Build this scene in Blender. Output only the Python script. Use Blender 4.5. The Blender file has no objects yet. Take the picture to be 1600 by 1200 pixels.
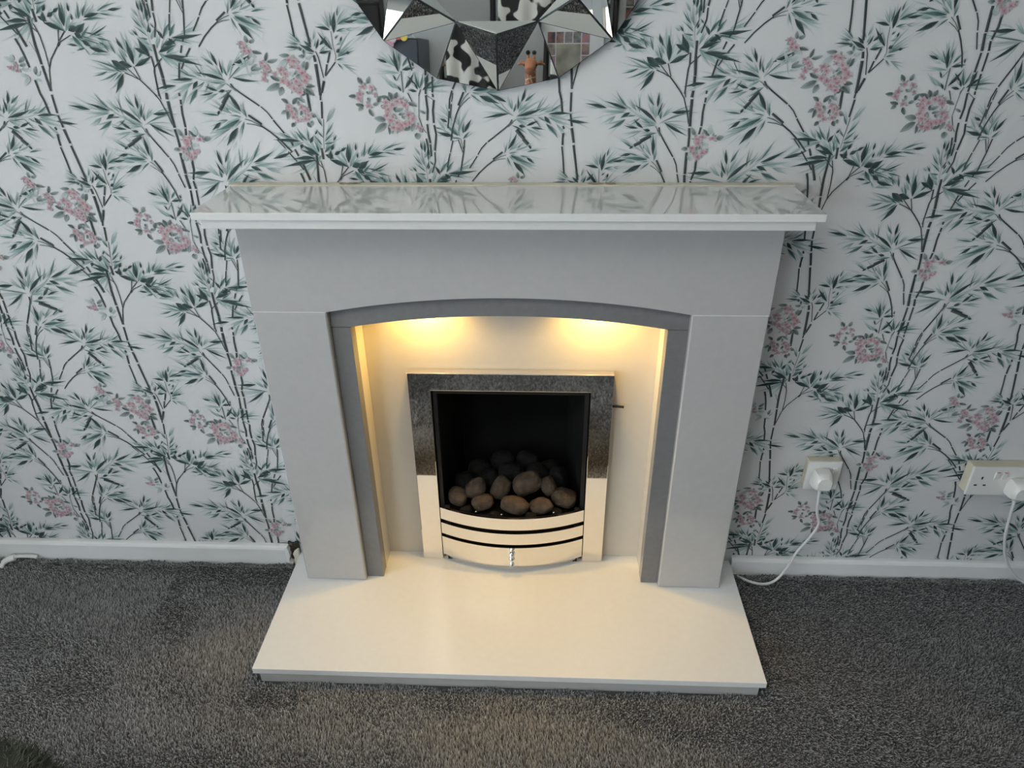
import bpy, bmesh, math, random
import numpy as np
from mathutils import Vector, Matrix, noise

# ------------------------------------------------------------------ camera, world, light, exposure
scene = bpy.context.scene
COL = bpy.context.collection
PI = math.pi

cam_data = bpy.data.cameras.new('camera')
cam = bpy.data.objects.new('camera', cam_data)
COL.objects.link(cam)
cam_data.sensor_width = 36.0
cam_data.lens = 1120.56 * 36.0 / 1600.0
cam_data.clip_start = 0.02
PITCH, YAW, ROLL = 0.523, -0.0464, 0.0111
fwd = Vector((math.sin(YAW) * math.cos(PITCH), math.cos(YAW) * math.cos(PITCH), -math.sin(PITCH)))
rgt0 = Vector((math.cos(YAW), -math.sin(YAW), 0))
dwn0 = fwd.cross(rgt0)
rgt = math.cos(ROLL) * rgt0 + math.sin(ROLL) * dwn0
dwn = -math.sin(ROLL) * rgt0 + math.cos(ROLL) * dwn0
m = Matrix.Identity(4)
for i in range(3):
    m[i][0] = rgt[i]; m[i][1] = -dwn[i]; m[i][2] = -fwd[i]
m[0][3], m[1][3], m[2][3] = 0.0746, -1.5272, 1.4743
cam.matrix_world = m
scene.camera = cam

world = bpy.data.worlds.new('overcast_sky')
scene.world = world
world.use_nodes = True
bg = world.node_tree.nodes['Background']
bg.inputs['Color'].default_value = (0.84, 0.93, 1.0, 1)
bg.inputs['Strength'].default_value = 5.6

vs = scene.view_settings
vs.view_transform = 'Standard'
vs.look = 'None'
vs.exposure = 0.37
vs.gamma = 1.0
vs.use_curve_mapping = False
scene.cycles.use_denoising = True
scene.cycles.max_bounces = 10
scene.cycles.diffuse_bounces = 5
scene.cycles.glossy_bounces = 6
scene.cycles.caustics_reflective = False
scene.cycles.sample_clamp_indirect = 4.0

# room size (metres): chimney wall at y = 0, floor boards at z = -0.022
XL, XR, YB, ZT, ZF = -2.3, 2.3, -3.6, 2.4, -0.022
WIN_L = (-2.9, -0.74, 0.12, 1.74)      # y0, y1, z0, z1 of the window in the left wall
WIN_R = (-1.50, -0.95, 0.70, 1.80)      # the window in the right wall
WIN_F = (-2.20, -1.20, 0.12, 1.74)      # x0, x1, z0, z1 of a window added behind the camera for frontal light


def portal(name, loc, rot, sx, sy):
    d = bpy.data.lights.new(name, 'AREA')
    d.shape = 'RECTANGLE'; d.size = sx; d.size_y = sy
    d.cycles.is_portal = True
    o = bpy.data.objects.new(name, d)
    COL.objects.link(o)
    o.location = loc; o.rotation_euler = rot
    return o


portal('window_daylight', (XL - 0.02, (WIN_L[0] + WIN_L[1]) / 2, (WIN_L[2] + WIN_L[3]) / 2), (0, -PI / 2, 0), WIN_L[3] - WIN_L[2], WIN_L[1] - WIN_L[0])
portal('side_window_daylight', (XR + 0.02, (WIN_R[0] + WIN_R[1]) / 2, (WIN_R[2] + WIN_R[3]) / 2), (0, PI / 2, 0), WIN_R[3] - WIN_R[2], WIN_R[1] - WIN_R[0])
portal('added_window_daylight', ((WIN_F[0] + WIN_F[1]) / 2, YB - 0.02, (WIN_F[2] + WIN_F[3]) / 2), (PI / 2, 0, 0), WIN_F[1] - WIN_F[0], WIN_F[3] - WIN_F[2])


# added, unseen ceiling lamp to brighten shelf and hearth tops (the bowl itself is built with the room)
UPL = (-0.75, -1.85, 2.08)
ul = bpy.data.lights.new('added_ceiling_fill', 'AREA')
ul.shape = 'DISK'; ul.size = 0.34; ul.energy = 62.0; ul.color = (1.0, 0.965, 0.90)
ulo = bpy.data.objects.new('added_ceiling_fill', ul)
COL.objects.link(ulo)
ulo.location = (UPL[0], UPL[1], UPL[2] + 0.005); ulo.rotation_euler = (PI, 0, 0)


# ------------------------------------------------------------------ helpers
def link(o, parent=None):
    COL.objects.link(o)
    if parent is not None:
        o.parent = parent
    return o


def thing(name, label, cat, loc=(0, 0, 0), group=None):
    o = bpy.data.objects.new(name, None)
    o.empty_display_size = 0.05
    COL.objects.link(o)
    o.location = loc
    o['label'] = label; o['category'] = cat
    if group:
        o['group'] = group
    return o


def tag(o, label, cat, group=None):
    o['label'] = label; o['category'] = cat
    if group:
        o['group'] = group
    return o


class MB:
    """collects shapes in world metres; build() links them as one mesh object"""

    def __init__(self):
        self.v = []; self.f = []

    def add(self, v, f):
        n = len(self.v)
        self.v += [tuple(p) for p in v]
        self.f += [tuple(i + n for i in q) for q in f]
        return self

    def box(self, x0, x1, y0, y1, z0, z1):
        v = [(x0, y0, z0), (x1, y0, z0), (x1, y1, z0), (x0, y1, z0), (x0, y0, z1), (x1, y0, z1), (x1, y1, z1), (x0, y1, z1)]
        return self.add(v, [(0, 3, 2, 1), (4, 5, 6, 7), (0, 1, 5, 4), (1, 2, 6, 5), (2, 3, 7, 6), (3, 0, 4, 7)])

    def prism_xz(self, poly, y0, y1):
        """polygon in the x-z plane, counter-clockwise seen from -y (x right, z up)"""
        n = len(poly)
        v = [(x, y0, z) for x, z in poly] + [(x, y1, z) for x, z in poly]
        f = [tuple(range(n)), tuple(range(2 * n - 1, n - 1, -1))]
        f += [(i, i + n, (i + 1) % n + n, (i + 1) % n) for i in range(n)]
        return self.add(v, f)

    def prism_xy(self, poly, z0, z1):
        n = len(poly)
        v = [(x, y, z0) for x, y in poly] + [(x, y, z1) for x, y in poly]
        f = [tuple(range(n - 1, -1, -1)), tuple(range(n, 2 * n))]
        f += [(i, (i + 1) % n, (i + 1) % n + n, i + n) for i in range(n)]
        return self.add(v, f)

    def prism_yz(self, poly, x0, x1):
        """polygon in the y-z plane, swept along x"""
        n = len(poly)
        v = [(x0, y, z) for y, z in poly] + [(x1, y, z) for y, z in poly]
        f = [tuple(range(n - 1, -1, -1)), tuple(range(n, 2 * n))]
        f += [(i, (i + 1) % n, (i + 1) % n + n, i + n) for i in range(n)]
        return self.add(v, f)

    def tube(self, pts, r, seg=10, caps=True):
        pts = [Vector(p) for p in pts]
        rr = r if isinstance(r, (list, tuple)) else [r] * len(pts)
        base = len(self.v)
        up = Vector((0.13, 0.31, 0.94)).normalized()
        for i, p in enumerate(pts):
            t = (pts[min(i + 1, len(pts) - 1)] - pts[max(i - 1, 0)]).normalized()
            a = up - t * up.dot(t)
            if a.length < 1e-3:
                a = Vector((1, 0, 0)) - t * t.x
            a.normalize(); b = t.cross(a); up = a
            for k in range(seg):
                ang = 2 * PI * k / seg
                self.v.append(tuple(p + (a * math.cos(ang) + b * math.sin(ang)) * rr[i]))
        for i in range(len(pts) - 1):
            for k in range(seg):
                k2 = (k + 1) % seg
                self.f.append((base + i * seg + k, base + i * seg + k2, base + (i + 1) * seg + k2, base + (i + 1) * seg + k))
        if caps:
            self.f.append(tuple(base + k for k in range(seg - 1, -1, -1)))
            e = base + (len(pts) - 1) * seg
            self.f.append(tuple(e + k for k in range(seg)))
        return self

    def lathe(self, prof, c=(0, 0, 0), seg=24, axis='z'):
        """profile of (radius, height) turned about an axis through c"""
        base = len(self.v)
        for r, h in prof:
            for k in range(seg):
                a = 2 * PI * k / seg
                x, y = r * math.cos(a), r * math.sin(a)
                p = (x, y, h) if axis == 'z' else ((x, -h, y) if axis == 'y' else (h, x, y))
                self.v.append((c[0] + p[0], c[1] + p[1], c[2] + p[2]))
        for i in range(len(prof) - 1):
            for k in range(seg):
                k2 = (k + 1) % seg
                self.f.append((base + i * seg + k, base + i * seg + k2, base + (i + 1) * seg + k2, base + (i + 1) * seg + k))
        self.f.append(tuple(base + k for k in range(seg - 1, -1, -1)))
        e = base + (len(prof) - 1) * seg
        self.f.append(tuple(e + k for k in range(seg)))
        return self

    def ball(self, c, r, sx=1, sy=1, sz=1, sub=2):
        bm = bmesh.new()
        bmesh.ops.create_icosphere(bm, subdivisions=sub, radius=r)
        v = [(c[0] + p.co.x * sx, c[1] + p.co.y * sy, c[2] + p.co.z * sz) for p in bm.verts]
        f = [tuple(q.index for q in fc.verts) for fc in bm.faces]
        bm.free()
        return self.add(v, f)

    def build(self, name, mat, parent=None, bevel=0.0, smooth=False, seg=2, angle=0.6):
        o = None
        root = Vector((0, 0, 0))
        q = parent
        while q is not None:
            root += q.location
            q = q.parent
        me = bpy.data.meshes.new(name)
        me.from_pydata([(p[0] - root.x, p[1] - root.y, p[2] - root.z) for p in self.v], [], self.f)
        bm = bmesh.new(); bm.from_mesh(me)
        bmesh.ops.recalc_face_normals(bm, faces=bm.faces)
        if bevel:
            es = [e for e in bm.edges if len(e.link_faces) == 2 and e.calc_face_angle(0) > angle]
            bmesh.ops.bevel(bm, geom=es, offset=bevel, segments=seg, profile=0.5, affect='EDGES', clamp_overlap=True)
        if smooth:
            for fc in bm.faces:
                fc.smooth = True
            for e in bm.edges:
                if len(e.link_faces) == 2 and e.calc_face_angle(0) > 0.7:
                    e.smooth = False
        bm.to_mesh(me); bm.free()
        me.materials.append(mat)
        o = bpy.data.objects.new(name, me)
        return link(o, parent)


def struct(o):
    o['kind'] = 'structure'
    return o


def rbox(x0, x1, y0, y1, z0, z1):
    return MB().box(x0, x1, y0, y1, z0, z1)


# ------------------------------------------------------------------ materials
def mat(name, col, rough=0.5, metal=0.0, spec=0.5, coat=0.0, noise_amt=0.0, noise_scale=20.0, col2=None, bump=0.0, bump_scale=200.0, sheen=0.0, emit=None, estr=0.0, detail=4.0):
    ma = bpy.data.materials.new(name)
    ma.use_nodes = True
    nt = ma.node_tree
    b = nt.nodes['Principled BSDF']
    b.inputs['Base Color'].default_value = (*col, 1)
    b.inputs['Roughness'].default_value = rough
    b.inputs['Metallic'].default_value = metal
    b.inputs['Specular IOR Level'].default_value = spec
    b.inputs['Coat Weight'].default_value = coat
    b.inputs['Coat Roughness'].default_value = 0.03
    b.inputs['Sheen Weight'].default_value = sheen
    if emit:
        b.inputs['Emission Color'].default_value = (*emit, 1)
        b.inputs['Emission Strength'].default_value = estr
    tc = nt.nodes.new('ShaderNodeTexCoord')
    if noise_amt > 0:
        n = nt.nodes.new('ShaderNodeTexNoise')
        n.inputs['Scale'].default_value = noise_scale
        n.inputs['Detail'].default_value = detail
        nt.links.new(tc.outputs['Object'], n.inputs['Vector'])
        rp = nt.nodes.new('ShaderNodeValToRGB')
        rp.color_ramp.elements[0].position = 0.5 - 0.22
        rp.color_ramp.elements[1].position = 0.5 + 0.22
        c2 = col2 or tuple(c * (1 - noise_amt) for c in col)
        rp.color_ramp.elements[0].color = (*c2, 1)
        rp.color_ramp.elements[1].color = (*col, 1)
        nt.links.new(n.outputs['Fac'], rp.inputs['Fac'])
        nt.links.new(rp.outputs['Color'], b.inputs['Base Color'])
    if bump > 0:
        n2 = nt.nodes.new('ShaderNodeTexNoise')
        n2.inputs['Scale'].default_value = bump_scale
        n2.inputs['Detail'].default_value = 3
        nt.links.new(tc.outputs['Object'], n2.inputs['Vector'])
        bp = nt.nodes.new('ShaderNodeBump')
        bp.inputs['Strength'].default_value = bump
        bp.inputs['Distance'].default_value = 0.002
        nt.links.new(n2.outputs['Fac'], bp.inputs['Height'])
        nt.links.new(bp.outputs['Normal'], b.inputs['Normal'])
    return ma


def attr_mat(name, rough=0.6, spec=0.3, sheen=0.0):
    ma = bpy.data.materials.new(name)
    ma.use_nodes = True
    nt = ma.node_tree
    b = nt.nodes['Principled BSDF']
    b.inputs['Roughness'].default_value = rough
    b.inputs['Specular IOR Level'].default_value = spec
    b.inputs['Sheen Weight'].default_value = sheen
    a = nt.nodes.new('ShaderNodeAttribute')
    a.attribute_name = 'print_colour'
    nt.links.new(a.outputs['Color'], b.inputs['Base Color'])
    return ma


PAPER = (0.62, 0.625, 0.63)
M = {}
M['paper'] = mat('wallpaper_ground', PAPER, 0.55, noise_amt=0.03, noise_scale=3, bump=0.08, bump_scale=900)
M['print'] = attr_mat('wallpaper_ink', 0.6, 0.08)
M['wall'] = mat('grey_blue_paint', (0.52, 0.55, 0.58), 0.6, noise_amt=0.04, noise_scale=4)
M['ceiling'] = mat('ceiling_paint', (0.88, 0.87, 0.83), 0.8, noise_amt=0.03, noise_scale=6)
M['gloss_white'] = mat('white_gloss_paint', (0.78, 0.79, 0.79), 0.25, noise_amt=0.05, noise_scale=14)
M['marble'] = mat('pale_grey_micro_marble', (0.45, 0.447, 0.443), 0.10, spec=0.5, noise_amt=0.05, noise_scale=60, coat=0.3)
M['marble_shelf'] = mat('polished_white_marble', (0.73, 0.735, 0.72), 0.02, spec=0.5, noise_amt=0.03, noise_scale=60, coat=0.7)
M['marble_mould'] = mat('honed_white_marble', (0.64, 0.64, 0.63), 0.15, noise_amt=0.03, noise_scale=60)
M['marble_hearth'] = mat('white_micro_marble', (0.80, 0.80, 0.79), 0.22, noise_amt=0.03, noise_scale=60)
M['slip'] = mat('charcoal_grey_marble', (0.165, 0.168, 0.172), 0.16, noise_amt=0.1, noise_scale=80)
M['panel'] = mat('cream_micro_marble', (0.60, 0.555, 0.48), 0.16, noise_amt=0.03, noise_scale=50)
M['grout'] = mat('white_joint_filler', (0.85, 0.85, 0.84), 0.5, noise_amt=0.05, noise_scale=90)
M['plaster'] = mat('cream_bare_plaster', (0.66, 0.63, 0.54), 0.75, noise_amt=0.12, noise_scale=25, bump=0.3, bump_scale=120)
M['torn'] = mat('torn_brown_plaster', (0.42, 0.35, 0.27), 0.9, noise_amt=0.5, noise_scale=120, bump=0.5)
M['chrome'] = mat('polished_chrome', (0.93, 0.90, 0.86), 0.035, 1.0, noise_amt=0.02, noise_scale=30)
M['firebox'] = mat('matt_black_firebox', (0.005, 0.005, 0.005), 0.85, spec=0.1, noise_amt=0.4, noise_scale=15)
M['black_metal'] = mat('black_enamel', (0.010, 0.010, 0.010), 0.5, spec=0.25, noise_amt=0.2, noise_scale=50)
M['coal'] = mat('brown_ceramic_coal', (0.080, 0.058, 0.041), 0.85, spec=0.15, noise_amt=0.65, noise_scale=34, bump=1.0, bump_scale=110)
M['shaded'] = mat('shade_darkened_coal', (0.009, 0.009, 0.009), 0.9, spec=0.1, noise_amt=0.5, noise_scale=28, bump=0.6, bump_scale=150)  # darker copy of the coal: firebox shade put into its colour
M['plastic'] = mat('white_moulded_plastic', (0.74, 0.74, 0.72), 0.3, noise_amt=0.03, noise_scale=40)
M['cream_plastic'] = mat('yellowed_plastic', (0.62, 0.58, 0.46), 0.4, noise_amt=0.08, noise_scale=30)
M['cable'] = mat('white_cable_sheath', (0.68, 0.69, 0.68), 0.4, noise_amt=0.05, noise_scale=40)
M['red'] = mat('red_switch_mark', (0.5, 0.05, 0.04), 0.4, noise_amt=0.1)
M['hole'] = mat('dark_recess', (0.01, 0.01, 0.01), 0.9, noise_amt=0.3)
M['mirror'] = mat('silvered_glass', (0.80, 0.83, 0.82), 0.012, 1.0, noise_amt=0.02, noise_scale=8)
M['mirror_edge'] = mat('dark_bevel_edge', (0.09, 0.10, 0.10), 0.25, 0.6, noise_amt=0.2, noise_scale=40)
M['carpet_base'] = mat('grey_carpet_backing', (0.060, 0.062, 0.065), 0.95, noise_amt=0.5, noise_scale=260, bump=0.8, bump_scale=420)
M['carpet'] = attr_mat('grey_carpet_yarn', 0.9, 0.1, 0.25)
# ------------------------------------------------------------------ the room
HH = 0.0276                              # top of the hearth
wall_back = struct(MB().prism_xz([(XL, ZF), (-0.42, ZF), (-0.42, 0.93), (0.42, 0.93), (0.42, ZF), (XR, ZF), (XR, ZT), (XL, ZT)], 0.0, 0.14).build('wall_back', M['paper']))


def wall_with_window(name, axis, c0, c1, a0, a1, win):
    """wall slab between c0 and c1 on one axis, running a0..a1 on the other, with a window hole"""
    b = MB()
    w0, w1, z0, z1 = win
    for p, q, r_, s_ in ((a0, w0, ZF, ZT), (w1, a1, ZF, ZT), (w0, w1, ZF, z0), (w0, w1, z1, ZT)):
        if axis == 'x':
            b.box(c0, c1, p, q, r_, s_)
        else:
            b.box(p, q, c0, c1, r_, s_)
    return struct(b.build(name, M['wall']))


wall_with_window('wall_left', 'x', XL - 0.14, XL, YB, 0.14, WIN_L)
wall_with_window('wall_right', 'x', XR, XR + 0.14, YB, 0.14, WIN_R)
wall_with_window('wall_front', 'y', YB - 0.14, YB, XL - 0.14, XR + 0.14, WIN_F)
struct(rbox(XL - 0.14, XR + 0.14, YB - 0.14, 0.14, ZT, ZT + 0.1).build('ceiling', M['ceiling']))
floor = struct(rbox(XL - 0.14, XR + 0.14, YB - 0.14, 0.14, ZF - 0.1, ZF).build('floor', M['carpet_base']))

# window in the left wall: frame, mullion, panes, sill
gl = bpy.data.materials.new('window_glass')
gl.use_nodes = True
nt = gl.node_tree
nt.nodes.clear()
o_ = nt.nodes.new('ShaderNodeOutputMaterial'); mx = nt.nodes.new('ShaderNodeMixShader'); tr = nt.nodes.new('ShaderNodeBsdfTransparent'); gs = nt.nodes.new('ShaderNodeBsdfGlossy'); lw = nt.nodes.new('ShaderNodeLayerWeight')
gs.inputs['Roughness'].default_value = 0.02
lw.inputs['Blend'].default_value = 0.25
nt.links.new(lw.outputs['Fresnel'], mx.inputs[0]); nt.links.new(tr.outputs[0], mx.inputs[1]); nt.links.new(gs.outputs[0], mx.inputs[2]); nt.links.new(mx.outputs[0], o_.inputs['Surface'])
M['glass'] = gl


def window_unit(name, axis, c, out, win, lights):
    """white frame with mullions, one pane per light and an inner sill; out = +1 or -1 is the outdoor side"""
    w0, w1, z0, z1 = win
    fr = 0.055
    b = MB()

    def bar(p, q, r_, s_, o0=0.04, o1=0.10):
        lo, hi = sorted((c + out * o0, c + out * o1))
        return (lo, hi, p, q, r_, s_) if axis == 'x' else (p, q, lo, hi, r_, s_)
    edges = [w0 + (w1 - w0) * i / lights for i in range(lights + 1)]
    cuts = []
    for i, e in enumerate(edges):
        lo = e if i == 0 else e - fr / 2
        hi = e + fr if i == 0 else (e if i == lights else e + fr / 2)
        if i == lights:
            lo = e - fr
        b.box(*bar(lo, hi, z0, z1)); cuts.append((lo, hi))
    holes = [(cuts[i][1], cuts[i + 1][0]) for i in range(lights)]
    for p, q in holes:
        b.box(*bar(p, q, z0, z0 + fr)); b.box(*bar(p, q, z1 - fr, z1)); b.box(*bar(p, q, z1 - 0.48, z1 - 0.48 + fr * 0.8))
    w = struct(b.build(name, M['gloss_white'], bevel=0.004))
    for p, q in holes:
        MB().box(*bar(p, q, z0 + fr, z1 - 0.48, 0.068, 0.074)).build('pane', M['glass'], w)
        MB().box(*bar(p, q, z1 - 0.48 + fr * 0.8, z1 - fr, 0.068, 0.074)).build('pane', M['glass'], w)
    MB().box(*bar(w0 - 0.04, w1 + 0.04, z0 - 0.03, z0 - 0.001, 0.04, -0.09)).build('window_sill', M['gloss_white'], w, bevel=0.006)
    return w


window_unit('window_1', 'x', XL, -1, WIN_L, 3)
window_unit('window_2', 'x', XR, 1, WIN_R, 2)
window_unit('added_window_3', 'y', YB, -1, WIN_F, 1)  # added opening, evens out the light on the chimney wall

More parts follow.
